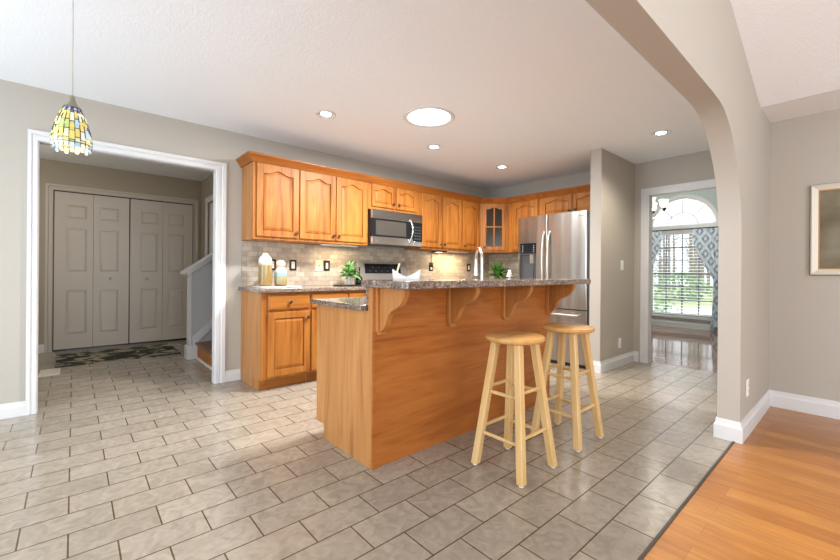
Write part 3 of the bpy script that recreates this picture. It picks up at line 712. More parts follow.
# corbels
def corbel(parent, x):
    yb_, zt = -.006, .995
    pr = []
    # side profile: out (towards -y), z
    P_ = [(.025, .995), (.234, .995), (.236, .968), (.226, .942), (.208, .917), (.186, .899), (.158, .884), (.130, .872), (.110, .857), (.096, .837), (.084, .808), (.070, .782), (.052, .763), (.025, .752)]
    m = MB().prism([(yb_-o, z) for o, z in P_], 'x', x-.018, x+.018)
    c = m.build('corbel', M['oakcorb'], parent, bevel=.003)
    m = MB().box(x-.034, x+.034, yb_-.026, yb_-.001, .752, .995)
    m.box(x-.026, x+.026, yb_-.03, yb_-.001, .736, .753)
    m.build('corbel_plate', M['oakcorb'], c, bevel=.003)
for x in (.045, .602, 1.178, IL-.045): corbel(t, x)
# lower counter top and granite riser
lowc = MB().box(IX0-.035, IX1+.035, IY0+.058, 2.462, .863, .895).build('countertop', M['granite'], bevel=.005)
tag(lowc, 'lower granite countertop of the island on the sink side', 'countertop')
riser = MB().box(-.004, IL+.004, .0385, .057, .8955, .996).build('granite_riser', M['granite'], t)
plabel(riser, 'speckled granite strip behind the raised bar')
def rrect(x0, x1, y0, y1, r, n=6):
    out = []
    for cx, cy, a0 in ((x1-r, y1-r, 0), (x0+r, y1-r, PI/2), (x0+r, y0+r, PI), (x1-r, y0+r, 1.5*PI)):
        for k in range(n+1):
            a = a0+PI/2*k/n; out.append((cx+r*math.cos(a), cy+r*math.sin(a)))
    return out
bar = MB().prism(rrect(1.185, 3.13, 1.455, 1.852, .03), 'z', .9965, 1.036).build('countertop', M['granite'], bevel=.007)
tag(bar, 'raised granite bar top of the island above the wooden corbels', 'countertop')

# faucet
t = thing('faucet', 'tall brushed steel gooseneck faucet behind the raised bar', 'faucet', (2.40, 1.99, .895))
MB().lathe([(.026, 0), (.026, .012), (.019, .02), (.017, .07), (.015, .075)], 20).build('base', M['steel_b'], t, smooth=True)
R = .095; dxn, dyn = .58, .815
pts = [(0, 0, .07), (0, 0, .15), (0, 0, .22), (0, 0, .285)]
for k in range(1, 13):
    a = PI*k/12*.97; d = R*(1-math.cos(a)); pts.append((dxn*d, dyn*d, .285+R*math.sin(a)))
MB().tube(pts, .012, 14).build('spout', M['steel_b'], t, smooth=True)
ex, ey, ez = pts[-1]
MB().tube([(ex, ey, ez), (ex, ey, ez-.02), (ex, ey, ez-.10), (ex, ey, ez-.135)], [.013, .015, .018, .020], 14).build('spray_head', M['steel_b'], t, smooth=True)
MB().tube([(.02, 0, .045), (.05, -.0, .05), (.095, -.0, .075)], .007, 10).build('lever', M['steel_b'], t, smooth=True)

# ------------------------------------------------------------------ bar stools
def make_stool(label, loc):
    t = thing('bar_stool', label, 'stool', loc, 0, 'wooden stools along the island')
    H = .735; R = .165
    MB().lathe([(0, H-.034), (R-.02, H-.034), (R-.006, H-.028), (R, H-.017), (R-.004, H-.006), (R-.014, H-.0005), (0, H)], 48).build('seat', M['stoolseat'], t, smooth=True)
    f, u = .152, .075     # foot and top half spread
    def legp(sx, sy, z): k = 1-z/(H-.035); s = u+(f-u)*k; return (sx*s, sy*s)
    for sx, sy in ((-1, -1), (1, -1), (1, 1), (-1, 1)):
        rings = []
        for z in (.012, .25, .5, H-.0345):
            cx, cy = legp(sx, sy, z); h = .0205; b = .005
            pts = [(h-b, -h), (h, -h+b), (h, h-b), (h-b, h), (-h+b, h), (-h, h-b), (-h, -h+b), (-h+b, -h)]
            rings.append([(cx+p, cy+q, z) for p, q in pts])
        lg = MB().loft(rings).build('leg', M['stool'], t)
        cx, cy = legp(sx, sy, 0)
        MB().lathe([(.010, 0), (.013, .002), (.013, .012), (.01, .0125)], 14, (cx, cy, 0)).build('foot_glide', M['rubber'], lg, smooth=True)
    def rung(a, b, z):
        p, q = legp(*a, z), legp(*b, z)
        MB().tube([(p[0], p[1], z), ((p[0]+q[0])/2, (p[1]+q[1])/2, z), (q[0], q[1], z)], [.0085, .0105, .0085], 10).build('rung', M['stool'], t, smooth=True)
    for zz, off in ((.19, .03), (.42, .025)):
        rung((-1, -1), (1, -1), zz+off); rung((-1, 1), (1, 1), zz+off); rung((-1, -1), (-1, 1), zz); rung((1, -1), (1, 1), zz)
    return t
s1 = make_stool('round pale wooden bar stool nearer the camera, in front of the island panel', (1.855, 1.297, 0))
s2 = copy_tree(s1); s2.location = (2.455, 1.302, 0); s2['label'] = 'round pale wooden bar stool farther away, in front of the refrigerator end of the island'

# ------------------------------------------------------------------ things on the counters
def jar(name, label, loc, prof, mats, bands, lid=None):
    t = thing(name, label, 'jar', loc)
    return t
def banded(name, top, cols):
    m, nt, b = newmat(name); tc = nt.nodes.new('ShaderNodeTexCoord'); sp = nt.nodes.new('ShaderNodeSeparateXYZ'); nt.links.new(tc.outputs['Object'], sp.inputs[0])
    dv = nt.nodes.new('ShaderNodeMath'); dv.operation = 'DIVIDE'; dv.inputs[1].default_value = top; nt.links.new(sp.outputs[2], dv.inputs[0])
    r = ramp(nt, cols); nt.links.new(dv.outputs[0], r.inputs[0]); nt.links.new(r.outputs[0], b.inputs['Base Color']); b.inputs['Roughness'].default_value = .12; return m
tr = MB().prism(rrect(1.30, 1.72, 3.70, 4.0, .06), 'z', .9205, .932).build('serving_tray', M['tray'], bevel=.003)
tag(tr, 'flat pale marble tray under the two ceramic jars', 'tray')
gold = (.27, .17, .055)
t = thing('ceramic_jar', 'tall ceramic jar with a white shoulder and glossy golden body', 'jar', (1.40, 3.87, .9325))
MB().lathe([(0, 0), (.054, 0), (.062, .012), (.064, .03), (.063, .24), (.058, .268), (.046, .288), (.030, .298), (.026, .306), (.027, .318), (.021, .321), (.019, .31), (0, .306)], 40).build('body', banded('gold_glaze', .33, [(.0, (.12, .08, .05)), (.05, (.30, .20, .09)), (.10, gold), (.60, (.30, .22, .09)), (.68, (.68, .62, .50)), (.72, (.88, .86, .82))]), t, smooth=True)
t = thing('ceramic_jar', 'small ceramic jar with a teal band and a round peach top', 'jar', (1.545, 3.85, .9325))
MB().lathe([(0, 0), (.050, 0), (.058, .010), (.060, .025), (.058, .13), (.050, .158), (.038, .175), (.034, .185), (0, .187)], 40).build('body', banded('teal_glaze', .19, [(.0, (.15, .10, .06)), (.10, (.27, .19, .08)), (.48, (.32, .29, .16)), (.56, (.24, .42, .40)), (.70, (.30, .48, .46)), (.74, (.85, .85, .82))]), t, smooth=True)
plabel(MB().lathe([(.030, .187), (.040, .195), (.047, .215), (.043, .238), (.028, .253), (0, .257)], 32).build('lid', plain('peach_glaze', (.80, .60, .46), .25), t, smooth=True), 'round peach coloured lid')

def leaf(m, base, d, L, wd, bend=.4):
    d = Vector(d).normalized(); side = d.cross(Vector((0, 0, 1))).normalized() if abs(d.z) < .98 else Vector((1, 0, 0)); upv = side.cross(d)
    rows = []
    for k in range(8):
        q = k/7; p = Vector(base)+d*L*q + Vector((0, 0, -bend*L*q*q)); ww = wd*math.sin(PI*(q**.75))*.5+.0006
        rows.append([p-side*ww+upv*ww*.35, p, p+side*ww+upv*ww*.35])
    for a, b in zip(rows, rows[1:]):
        for i in range(2):
            vs = [m.bm.verts.new(x) for x in (a[i], a[i+1], b[i+1], b[i])]; m._f(vs)
tr = thing('plant_tray', 'dark flat tray under the small white potted plant', 'tray', (2.36, 3.86, .9205))
MB().prism([(-.17, -.10), (.17, -.10), (.17, .10), (-.17, .10)], 'z', 0, .012).build('tray_base', M['black'], tr, bevel=.003)
t = thing('potted_plant', 'leafy green plant in a small white pot beside the range', 'plant', (2.33, 3.85, .9335))
plabel(MB().lathe([(0, 0), (.034, 0), (.041, .085), (.044, .092), (.041, .092), (.036, .07), (0, .068)], 28).build('pot', M['ceramic'], t, smooth=True), 'small white pot')
rnd = random.Random(3)
m = MB(); m2 = MB()
for k in range(64):
    a = rnd.uniform(0, 2*PI); el = rnd.uniform(.1, 1.35); L = rnd.uniform(.11, .23)
    mm = m2 if k % 3 == 0 else m
    b0 = (rnd.uniform(-.02, .02), rnd.uniform(-.02, .02), .075+rnd.uniform(0, .06))
    if el > .9: b0 = (b0[0], b0[1], b0[2]+.04); 
    dd = (math.cos(a)*math.cos(el), math.sin(a)*math.cos(el)*.8, math.sin(el))
    if dd[1] > 0: L = min(L, .14)
    leaf(mm, b0, dd, L, rnd.uniform(.045, .07), .35)
plabel(m.build('foliage', M['leaf'], t, smooth=True), 'bright green leaves'); plabel(m2.build('foliage', M['leafvar'], t, smooth=True), 'pale variegated leaves')
t = thing('utensil_pot', 'small round black pot between the plant and the range', 'pot', (2.492, 3.90, .9205))
MB().lathe([(0, 0), (.035, 0), (.044, .02), (.046, .06), (.036, .09), (.022, .105), (.014, .115), (0, .12)], 28).build('body', plain('glossy_black', (.01, .012, .016), .15), t, smooth=True)
MB().tube([(0, 0, .115), (.004, 0, .15), (.002, 0, .21)], [.008, .006, .012], 10).build('neck', bpy.data.materials['glossy_black'], t, smooth=True)

# winged white dish on the bar
t = thing('winged_dish', 'white ceramic dish with two upturned pointed wings on the bar top', 'dish', (1.43, 1.74, 1.0365), -.70)
n = 14; rows = []
for k in range(n+1):
    s = (k/n-.5)*2; x = s*.080; h = .016+.046*abs(s)**1.2; wd = .022+.006*abs(s)
    rows.append([(x, -wd, h), (x*.96, -wd*.8, .003), (x*.9, 0, .002), (x*.96, wd*.8, .003), (x, wd, h)])
m = MB()
m.loft([r for r in rows], caps=False, closed=False)
o = m.build('dish_shell', M['ceramic'], t, smooth=True, ang=60); sd = o.modifiers.new('solid', 'SOLIDIFY'); sd.thickness = .005; sd.offset = 1
MB().lathe([(0, 0), (.022, 0), (.018, .008), (0, .008)], 20).build('foot', M['ceramic'], t, smooth=True)
t = MB().tube([(1.415, 1.825, 1.037), (1.432, 1.83, 1.08), (1.452, 1.833, 1.131)], [.004, .0055, .006], 10).build('wooden_utensil', plain('pale_wood', (.80, .70, .52), .4), smooth=True)
tag(t, 'pale wooden stick standing behind the white winged dish', 'utensil')

# little white tree figurine
t = thing('tree_figurine', 'tiny white tree shaped figurine on the bar top', 'figurine', (2.50, 1.80, 1.0365))
MB().lathe([(0, 0), (.016, 0), (.013, .005), (.005, .008), (.005, .016)], 16).build('base', M['ceramic'], t, smooth=True)
MB().lathe([(.005, .014), (.027, .018), (.011, .033), (.021, .036), (.008, .050), (.014, .053), (0, .068)], 16).build('branches', M['ceramic'], t, smooth=True)

# corner plant
t = thing('plant_tray', 'long dark tray under the bushy corner plant', 'tray', (4.80, 3.60, .9205))
MB().box(-.10, .10, -.20, .20, 0, .015).build('tray_base', M['black'], t, bevel=.003)
t = thing('potted_plant', 'bushy green plant in the kitchen corner beside the refrigerator', 'plant', (4.80, 3.67, .9360))
MB().lathe([(0, 0), (.05, 0), (.062, .07), (.056, .07), (0, .05)], 24).build('pot', M['darkmetal'], t, smooth=True)
m = MB(); m2 = MB()
for k in range(90):
    a = rnd.uniform(0, 2*PI); el = rnd.uniform(.0, 1.4); L = rnd.uniform(.17, .33)
    b0 = (rnd.uniform(-.03, .03), rnd.uniform(-.05, .05), .06+rnd.uniform(0, .11))
    dd = (math.cos(a)*math.cos(el), math.sin(a)*math.cos(el), math.sin(el)); leaf(m2 if k % 2 else m, b0, dd, L, rnd.uniform(.022, .04), .3)
plabel(m.build('foliage', M['leafdark'], t, smooth=True), 'dark green leaves'); plabel(m2.build('foliage', M['leaf'], t, smooth=True), 'lighter green leaves')

# ------------------------------------------------------------------ outlets and switches
def outlet(label, loc, rz, w_=.078, h_=.118, plate='darkmetal', face='outletface', kind='outlet'):
    """local: plate against y=0, facing -y"""
    t = thing('wall_'+kind, label, kind, loc, rz)
    MB().box(-w_/2, w_/2, -.006, -.0004, -h_/2, h_/2).build('cover_plate', M[plate], t, bevel=.002)
    if kind == 'outlet':
        q = MB().box(-.018, .018, -.009, -.006, -.036, .036).build('receptacle', M[face], t, bevel=.001)
        m = MB()
        for z in (-.018, .018):
            for x in (-.006, .006): m.box(x-.001, x+.001, -.0096, -.0088, z-.005, z+.005)
        m.build('slots', M['black'], q)
    elif kind == 'switch':
        MB().box(-.014, .014, -.011, -.006, -.032, .032).build('rocker', M[face], t, bevel=.002)
    else:
        MB().lathe([(0, -.010), (.007, -.009), (.007, -.006)], 12, (0, 0, 0), 'y').build('socket', M['black'], t, smooth=True)
    return t
yo = YW-.0105
outlet('dark framed outlet on the backsplash just right of the tall jar', (1.553, yo, 1.145), 0)
outlet('dark framed outlet on the backsplash right of the small jar', (1.778, yo, 1.145), 0)
outlet('cream blank wall plate with a black socket on the backsplash', (2.083, yo, 1.145), 0, .09, .118, 'cream', 'cream', 'plate')
outlet('dark framed switch on the backsplash left of the potted plant', (2.180, yo, 1.145), 0, .078, .118, 'darkmetal', 'outletface', 'switch')
outlet('dark framed outlet under the hanging cord right of the range', (3.82, yo, 1.155), 0)
outlet('dark framed switch on the backsplash left of the faucet', (4.62, yo, 1.155), 0, .078, .118, 'darkmetal', 'outletface', 'switch')
outlet('white switch high on the short wall beside the refrigerator', (4.84, 1.8995, 1.18), 0, .072, .115, 'white', 'white', 'switch')
outlet('white outlet low on the short wall above the baseboard', (4.79, 1.8995, .27), 0, .072, .115, 'white', 'white')
outlet('white outlet low on the living room side of the arch pillar', (3.43, YA-.0005, .315), 0, .072, .115, 'white', 'white')

# under-cabinet light with cord
t = thing('under_cabinet_light', 'black under-cabinet light bar with a hanging cord above the counter', 'light', (3.86, 3.98, 1.379))
MB().box(-.09, .10, -.06, .06, -.018, 0).build('housing', M['black'], t, bevel=.003)
MB().tube([(-.045, .07, -.012), (-.045, .105, -.04), (-.040, .112, -.12), (-.042, .11, -.19)], .004, 8).build('cord', M['black'], t, smooth=True)
MB().box(-.058, -.026, .085, .113, -.225, -.185).build('plug', M['black'], t, bevel=.004)
MB().box(-.04, .05, -.02, .03, -.0195, -.018).build('diffuser', emit('warm_led', (1, .80, .50), 6), t)
def lamp(name, loc, typ, e, col, **k):
    l = bpy.data.lights.new(name, typ); l.energy = e; l.color = col
    for a, b in k.items(): setattr(l, a, b)
    o = bpy.data.objects.new(name, l); COL.objects.link(o); o.location = loc; return o
l = lamp('under_cabinet_lamp', (4.13, 3.93, 1.355), 'AREA', 5.5, (1, .80, .48), shape='RECTANGLE', size=.5, size_y=.05)
t2 = thing('under_cabinet_light', 'slim warm light strip under the wall cabinets left of the glazed corner cabinet', 'light', (4.13, 3.93, 1.379))
MB().box(-.17, .26, -.03, .03, -.010, 0).build('housing', M['white'], t2)
l2 = lamp('under_cabinet_lamp', (2.25, 3.93, 1.355), 'AREA', 2.2, (1, .82, .55), shape='RECTANGLE', size=.4, size_y=.05)  # unseen strip added for the warm glow on the backsplash
t3 = thing('under_cabinet_light', 'slim warm light strip added unseen under the wall cabinets above the potted plant', 'light', (2.25, 3.93, 1.379))
MB().box(-.22, .22, -.03, .03, -.014, 0).build('housing', M['white'], t3)

# ------------------------------------------------------------------ ceiling lights
M['lens'] = emit('lamp_lens', (1, .97, .92), 14)
M['baffle'] = plain('baffle_grey', (.42, .40, .37), .5)
M['tube'] = emit('skylight_diffuser', (.95, .98, 1), 12)
def can(label, x, y, e=48):
    t = thing('recessed_light', label, 'ceiling light', (x, y, CE), 0, 'recessed lights in the kitchen ceiling')
    MB().lathe([(.062, .0), (.085, .0), (.088, -.004), (.082, -.008), (.066, -.006), (.060, -.001)], 32).build('trim_ring', M['trim'], t, smooth=True)
    MB().lathe([(.046, -.0012), (.061, -.0012), (.061, -.0004), (.046, -.0004), (.046, -.0012)], 28).build('baffle', M['baffle'], t)
    MB().lathe([(0, -.004), (.030, -.0035), (.046, -.001), (.046, -.0002), (0, -.0002)], 28).build('lens', M['lens'], t, smooth=True)
    lamp('recessed_lamp', (x, y, CE-.03), 'SPOT', e, (1, .91, .78), spot_size=2.5, spot_blend=.8, shadow_soft_size=.05)
can('recessed ceiling light above the left end of the wall cabinets', 1.626, 3.091)
can('recessed ceiling light just behind the round skylight', 2.926, 3.107)
can('recessed ceiling light nearest the glazed corner cabinet', 4.123, 3.10)
can('recessed ceiling light near the arch, before the dining doorway', 4.239, 1.313)
t = thing('tubular_skylight', 'large round glowing skylight in the middle of the kitchen ceiling', 'skylight', (2.33, 2.54, CE))
MB().lathe([(.185, 0), (.222, 0), (.226, -.005), (.218, -.012), (.192, -.010), (.184, -.004)], 48).build('trim_ring', M['trim'], t, smooth=True)
MB().lathe([(0, -.010), (.14, -.009), (.184, -.004), (.184, -.001), (0, -.001)], 40).build('diffuser', M['tube'], t, smooth=True)
l = lamp('skylight_daylight', (2.33, 2.54, CE-.03), 'AREA', 82, (.98, .99, 1.0), shape='DISK', size=.36)

t = thing('hall_fill_light', 'added white dome light, out of view, brightening the hall', 'ceiling light', (-.95, 5.6, 2.5))  # unseen lamp added to brighten the hall and its ceiling
MB().tube([(0, 0, 0), (0, 0, -.3)], .01, 8).build('stem', M['darkmetal'], t, smooth=True)
MB().lathe([(0, -.385), (.08, -.375), (.13, -.34), (.145, -.30), (0, -.30)], 28).build('dome', emit('dome_glass', (1, .93, .8), 2), t, smooth=True)
lamp('hall_fill_lamp', (-.95, 5.6, 2.02), 'POINT', 24, (1, .93, .82), shadow_soft_size=.12)

# ------------------------------------------------------------------ pendant
PX, PY = -.010, 2.46
t = thing('pendant_lamp', 'mosaic stained glass pendant lamp hanging before the hall opening', 'pendant lamp', (PX, PY, 0))
zt, zb = 1.835, 1.634
MB().lathe([(.055, CE), (.055, CE-.012), (.03, CE-.028), (.008, CE-.032), (0, CE-.032)], 28).build('canopy', M['steel_b'], t, smooth=True)
MB().tube([(0, 0, CE-.03), (0, 0, 2.2), (0, 0, zt+.055)], .0024, 8).build('cord', M['steel_b'], t, smooth=True)
MB().lathe([(.004, zt+.06), (.009, zt+.055), (.013, zt+.035), (.022, zt+.012), (.034, zt+.003), (.036, zt-.002), (.030, zt-.004), (0, zt-.002)], 28).build('cap', M['capm'], t, smooth=True)
def shade_r(z): q = (zt-z)/(zt-zb); return .024+.048*math.sin(min(1, q*1.18)*PI/2)**.72 - .003*max(0, q-.8)/.2
cols = [((.74, .64, .20), 0), ((.66, .76, .50), 0), ((.78, .78, .62), 0), ((.45, .62, .80), 0), ((.50, .58, .20), 0), ((.16, .13, .26), 0)]
gm = []
for i, (c, _) in enumerate(cols):
    mm, nt, b = newmat('mosaic_glass_%s' % ['yellow', 'pale_green', 'cream', 'blue', 'olive', 'violet'][i]); setc(b, c, .15)
    b.inputs['Emission Color'].default_value = (*c, 1); b.inputs['Emission Strength'].default_value = .10 if i < 5 else .02; gm.append(mm)
m = MB(); nseg = 22; lead = []
rws = [zt-.002, zt-.022, zt-.065, zt-.110, zt-.152, zt-.190]
rnd = random.Random(11)
for k in range(nseg):
    a0, a1 = 2*PI*k/nseg, 2*PI*(k+1)/nseg; g_ = .035*(a1-a0); off = rnd.uniform(-.012, .012)
    zz = [rws[0]]+[z+off for z in rws[1:]]; zend = zb + (.010 if k % 2 else 0)+rnd.uniform(-.004, .004); zz[-1] = zb+.03
    zz.append(zend)
    for j, (za, zb_) in enumerate(zip(zz, zz[1:])):
        ci = 5 if (j == 0 and k % 2 == 0) else (3 if j == 0 else (2 if j == 5 else rnd.choice([0, 4, 1, 2, 1, 4, 0, 3, 5, 0])))
        if j == 5: ci = rnd.choice([2, 3])
        m.mi = ci; n = 3
        za2, zb2 = za-.0012, zb_+.0012
        for s in range(n):
            z0_, z1_ = za2+(zb2-za2)*s/n, za2+(zb2-za2)*(s+1)/n
            def pt(a, z, dr=0): r = shade_r(z)+dr; return (r*math.cos(a), r*math.sin(a), z)
            if j == 5 and s == n-1: A0, A1 = a0+g_*6, a1-g_*6
            else: A0, A1 = a0+g_, a1-g_
            vs = [m.bm.verts.new(p) for p in (pt(a0+g_, z0_), pt(a1-g_, z0_), pt(A1, z1_), pt(A0, z1_))]; m._f(vs)
        lead.append((a0, a1, zb_ if j < 5 else None, za, zb_))
sh = m.build('shade', gm, t); sd = sh.modifiers.new('solid', 'SOLIDIFY'); sd.thickness = .003
plabel(sh, 'yellow, cream and blue mosaic glass shade with scalloped rim')
m = MB()
for k in range(nseg):
    a = 2*PI*k/nseg; pts = []
    for s in range(9): z = zt-.002+(zb+.012-zt)*s/8; r = shade_r(z)+.0005; pts.append((r*math.cos(a), r*math.sin(a), z))
    m.tube(pts, .0019, 5)
for (a0, a1, z, za, zb_) in lead:
    if z is None: continue
    r = shade_r(z)+.0005; m.tube([(r*math.cos(a0+(a1-a0)*s/3), r*math.sin(a0+(a1-a0)*s/3), z) for s in range(4)], .0018, 5)
m.build('lead_came', M['darkmetal'], sh)
lamp('pendant_bulb', (PX, PY, 1.72), 'POINT', .8, (1, .9, .7), shadow_soft_size=.025)
bl = MB().lathe([(0, -.03), (.018, -.02), (.024, 0), (.018, .02), (.010, .04), (0, .045)], 16, (0, 0, 1.735)).build('bulb', emit('bulb_glow', (1, .9, .7), 3), t, smooth=True)

# ------------------------------------------------------------------ framed picture
t = thing('framed_picture', 'brown abstract picture in a wide silver cream frame on the living room wall', 'picture', (XL-.0005, .288, 1.083), -PI/2)
PWd, PHt = .60, .697
m = MB(); fp = [(0, 0), (PWd, 0), (PWd, PHt), (0, PHt)]
def inset(d): return [(d, d), (PWd-d, d), (PWd-d, PHt-d), (d, PHt-d)]
m.loft([[(x, 0, z) for x, z in inset(0)], [(x, -.022, z) for x, z in inset(0)], [(x, -.026, z) for x, z in inset(.008)], [(x, -.016, z) for x, z in inset(.044)], [(x, -.004, z) for x, z in inset(.046)]], caps=False)
m.build('frame', plain('silver_cream_frame', (.62, .58, .50), .35, .25), t)
m = MB(); m.loft([[(x, -.0165, z) for x, z in inset(.0435)], [(x, -.0165, z) for x, z in inset(.052)], [(x, -.006, z) for x, z in inset(.052)]], caps=False)
m.build('inner_lip', plain('gold_lip', (.42, .20, .05), .35, .3), t)
cv = MB().box(.045, PWd-.045, -.006, -.002, .045, PHt-.045).build('canvas', M['painting'], t)
MB().box(.20, .40, -.0075, -.006, .17, .54).build('pale_panel', plain('pale_paint', (.42, .38, .30), .6), cv)
MB().box(-.006, PWd+.006, -.0018, -.0003, -.006, PHt+.006).build('frame_backing', plain('frame_backing', (.16, .13, .10), .5), t)

# ------------------------------------------------------------------ dining window, curtains, chandelier
win = bpy.data.objects.new('window_1', None); COL.objects.link(win); win['kind'] = 'structure'; win['label'] = 'tall dining room window under a half-round top'
m = MB(); y0, y1 = AC-AR, AC+AR
for (a, b, c, d) in ((y0, y0+.05, .24, 1.94), (y1-.05, y1, .24, 1.94), (y0, y1, .24, .29), (y0, y1, 1.89, 1.94)): m.box(XW+.03, XW+.08, a, b, c, d)
m.build('window_frame', M['trim'], win)
m = MB()
for k in range(1, 4): yy = y0+(y1-y0)*k/4; m.box(XW+.045, XW+.065, yy-.011, yy+.011, .29, 1.89)
for k in range(1, 6): zz = .29+1.6*k/6; m.box(XW+.045, XW+.065, y0+.05, y1-.05, zz-.011, zz+.011)
m.build('muntins', plain('grey_muntin', (.16, .19, .24), .5), win)
MB().box(XW+.053, XW+.057, y0+.05, y1-.05, .29, 1.89).build('window_pane', M['glass'], win)
m = MB(); a, b = arcpts(AR), arcpts(AR-.022)
m.loft([[(XW+.03, y, z) for y, z in a], [(XW+.08, y, z) for y, z in a], [(XW+.08, y, z) for y, z in b], [(XW+.03, y, z) for y, z in b], [(XW+.03, y, z) for y, z in a]], caps=False, closed=False)
m.box(XW+.03, XW+.08, y0, y1, AB-.0, AB+.02)
a, b = arcpts(.27), arcpts(.255)
m.loft([[(XW+.04, y, z) for y, z in a], [(XW+.05, y, z) for y, z in a], [(XW+.05, y, z) for y, z in b], [(XW+.04, y, z) for y, z in b], [(XW+.04, y, z) for y, z in a]], caps=False, closed=False)
for q in (45, 90, 135):
    an = math.radians(q); c, s = math.cos(an), math.sin(an); px, pz = -s*.008, c*.008
    m.prism([(AC+.262*c-px, AB+.262*s-pz), (AC+.51*c-px, AB+.51*s-pz), (AC+.51*c+px, AB+.51*s+pz), (AC+.262*c+px, AB+.262*s+pz)], 'x', XW+.04, XW+.05)
m.build('arched_frame', M['trim'], win)
m = MB(); m._f([m.bm.verts.new((XW+.086, y, z)) for y, z in arcpts(AR-.03)]); m.build('arched_shade', M['shade'], win)
m = MB(); a, b = arcpts(AR+.05), arcpts(AR)
m.loft([[(XW-.015, y, z) for y, z in a], [(XW-.0002, y, z) for y, z in a], [(XW-.0002, y, z) for y, z in b], [(XW-.015, y, z) for y, z in b], [(XW-.015, y, z) for y, z in a]], caps=False, closed=False)
m.box(XW-.02, XW-.0002, y0-.07, y1+.07, 1.93, 2.06); m.box(XW-.02, XW-.0002, y0-.07, y0, .20, 1.93); m.box(XW-.02, XW-.0002, y1, y1+.07, .20, 1.93)
struct('trim_11', m, M['trim'], 'white casing of the dining window')
struct('trim_12', MB().box(XW-.09, XW+.03, y0-.09, y1+.09, .20, .24).box(XW-.018, XW-.0005, y0-.07, y1+.07, .14, .20), M['trim'], 'white sill of the dining window')
t = thing('window_blind', 'open white horizontal blind in the dining room window', 'blind', (XW+.012, AC, 0))
m = MB()
for k in range(27):
    z = .27+k*.06; m.prism([(-.018, z-.004), (-.017, z-.005), (.018, z+.004), (.017, z+.005)], 'y', -AR+.01, AR-.01)
m.build('slats', plain('blind_white', (.85, .87, .9), .5), t)
MB().box(-.02, .015, -AR+.005, AR-.005, 1.885, 1.93).build('head_rail', M['trim'], t)
def curtain(label, ya, yb_, z_tie, side):
    """side=+1: gathered towards larger y"""
    m = MB(); nz = 22; ny = 40; zt_ = 1.965; rows = []
    outer = yb_ if side > 0 else ya; inner = ya if side > 0 else yb_
    for i in range(nz+1):
        q = i/nz; z = zt_+(.03-zt_)*q
        if z > z_tie: f = 1-.80*((zt_-z)/(zt_-z_tie))**1.6
        else: f = .20+.12*min(1, (z_tie-z)/.9)
        row = []
        for j in range(ny+1):
            u_ = j/ny; y = outer+(inner-outer)*f*u_; row.append((XW-.11+.022*math.sin(u_*PI*11)*(.5+.5*f), y, z))
        rows.append(row)
    m.loft(rows, caps=False, closed=False)
    t = thing('curtain', label, 'curtain', (0, 0, 0), 0, 'dining room curtains')
    o = m.build('fabric', M['curtain'], t, smooth=True, ang=80); s = o.modifiers.new('solid', 'SOLIDIFY'); s.thickness = .003
    return t
curtain('blue trellis curtain tied back on the right of the dining window', 1.80, 2.27, .95, -1)
curtain('blue trellis curtain tied back on the left of the dining window', 2.78, 3.14, .95, 1)
t = thing('curtain_rod', 'dark curtain rod across the dining window', 'rod')
MB().tube([(XW-.11, 1.74, 1.975), (XW-.11, 2.45, 1.975), (XW-.11, 3.18, 1.975)], .011, 10).build('rod', M['darkmetal'], t, smooth=True)
m = MB()
for y in (1.76, 3.16): m.box(XW-.11, XW-.0205, y-.006, y+.006, 1.969, 1.981)
m.build('brackets', M['darkmetal'], t)

HX, HYc, HZ = 7.0, 2.47, 2.03
t = thing('chandelier', 'dark metal chandelier with white tulip glass shades in the dining room', 'chandelier', (HX, HYc, 0))
MB().tube([(0, 0, 3.0), (0, 0, 2.6), (0, 0, 2.35)], .006, 8).build('rod', M['darkmetal'], t, smooth=True)
MB().lathe([(0, 1.93), (.012, 1.95), (.03, 1.98), (.018, 2.02), (.03, 2.08), (.022, 2.14), (.012, 2.2), (.018, 2.3), (0, 2.36)], 20).build('body', M['darkmetal'], t, smooth=True)
MB().lathe([(.06, 3.0), (.055, 2.98), (.01, 2.96), (0, 2.96)], 20).build('canopy', M['darkmetal'], t, smooth=True)
M['tulip'] = emit('tulip_glass', (1, .97, .85), .8)
for k in range(6):
    a = 2*PI*k/6+.35*0-1.30; c, s = math.cos(a), math.sin(a); R = .34
    pts = []
    for i in range(11):
        q = i/10; r = R*q; z = 2.03+.04*q-.10*math.sin(PI*q)+.06*q*q; pts.append((c*r, s*r, z))
    arm = MB().tube(pts, .008, 8).build('arm', M['steel_b'], t, smooth=True)
    z0 = pts[-1][2]
    MB().lathe([(0, -.045), (.012, -.035), (.028, -.012), (.034, 0), (.026, .012), (0, .014)], 16, (c*R, s*R, z0+.0)).build('cup', M['darkmetal'], arm, smooth=True)
    MB().lathe([(.026, .014), (.052, .04), (.060, .07), (.058, .10), (.072, .14), (.070, .14), (.054, .10), (.056, .07), (.048, .042), (.0, .018)], 20, (c*R, s*R, z0)).build('shade', M['tulip'], arm, smooth=True)
lamp('chandelier_lamp', (HX, HYc, 2.3), 'POINT', 60, (1, .95, .86), shadow_soft_size=.25)

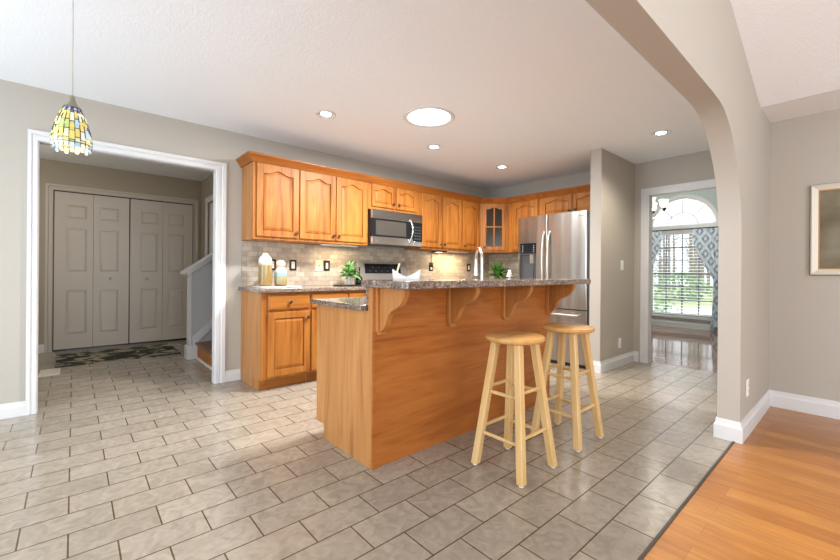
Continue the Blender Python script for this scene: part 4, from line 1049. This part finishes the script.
# ------------------------------------------------------------------ outdoors seen by the window
struct('ground', MB().box(9.32, 60, -25, 35, -.30, -.2), M['grass'], 'lawn outside the dining window')
m = MB().box(9.4, 17, -4, 10, -.2, -.15); o = m.build('patio', M['patio']); tag(o, 'pale concrete patio outside the dining window', 'patio'); o['kind'] = 'structure'
rnd = random.Random(5)
def shrub(name, label, loc, r, h, mat, cat='shrub'):
    m = MB(); n = int(260)
    for k in range(n):
        a = rnd.uniform(0, 2*PI); q = rnd.uniform(0, 1)**.5; z = rnd.uniform(0.02, 1); rr = r*q*math.sin(PI*(z*.8+.15))
        base_ = Vector((math.cos(a)*rr, math.sin(a)*rr, z*h)); s = .13*max(r, .6)
        d = Vector((rnd.uniform(-1, 1), rnd.uniform(-1, 1), rnd.uniform(-.3, 1))).normalized(); e = d.orthogonal().normalized()
        vs = [m.bm.verts.new(base_+v) for v in (-e*s*.5, d*s*.8, e*s*.5, -d*s*.4)]; m._f(vs)
    t = thing(name, label, cat, loc); m.build('foliage', mat, t); MB().tube([(0, 0, 0), (0, 0, h*.5), (0, 0, h*.8)], [.05*r, .04*r, .01], 6).build('stem', M['bark'], t)
shrub('garden_shrub', 'low green shrub right outside the dining window', (12.6, 4.3, -.15), .9, .6, M['shrub'])
shrub('garden_shrub', 'round green shrub at the left edge of the dining window view', (20.5, 7.2, -.2), 1.3, 1.6, M['shrub'])
shrub('garden_shrub', 'broad green shrub in the middle of the dining window view', (23, 6.1, -.2), 1.6, 1.3, M['shrub'])
M['twig'] = plain('bare_wood', (.42, .37, .33), .9)
spots = [(26+2.3*i+rnd.uniform(-.15, .15), (26+2.3*i)*.16+2.3*j+rnd.uniform(-.15, .15)) for i in range(6) for j in range(4)]
for x, y in spots:
    t = thing('bare_tree', 'slender bare tree in the thicket beyond the patio', 'tree', (x, y, -.2), 0, 'bare trees beyond the patio')
    hh = rnd.uniform(5, 8); lean = rnd.uniform(-.12, .12)
    MB().tube([(0, 0, 0), (lean*.4, 0, hh*.4), (lean, .1, hh)], [.13, .09, .03], 7).build('trunk', M['bark'], t)
    m = MB()
    for j in range(46):
        z = rnd.uniform(.12, .95)*hh; a = rnd.uniform(0, 2*PI); L = rnd.uniform(.3, .68); q = z/hh
        p = Vector((lean*q, .1*q, z)); e_ = p+Vector((math.cos(a)*L, math.sin(a)*L, L*rnd.uniform(.2, .9)))
        m.tube([p, (p+e_)/2+Vector((0, 0, -.05)), e_], [.03, .02, .008], 4)
        for jj in range(2):
            p2 = p.lerp(e_, rnd.uniform(.3, .9)); a2 = rnd.uniform(0, 2*PI); m.tube([p2, p2+Vector((math.cos(a2)*.2, math.sin(a2)*.2, rnd.uniform(-.1, .6)))], [.014, .005], 3)
    m.build('branches', M['twig'], t)
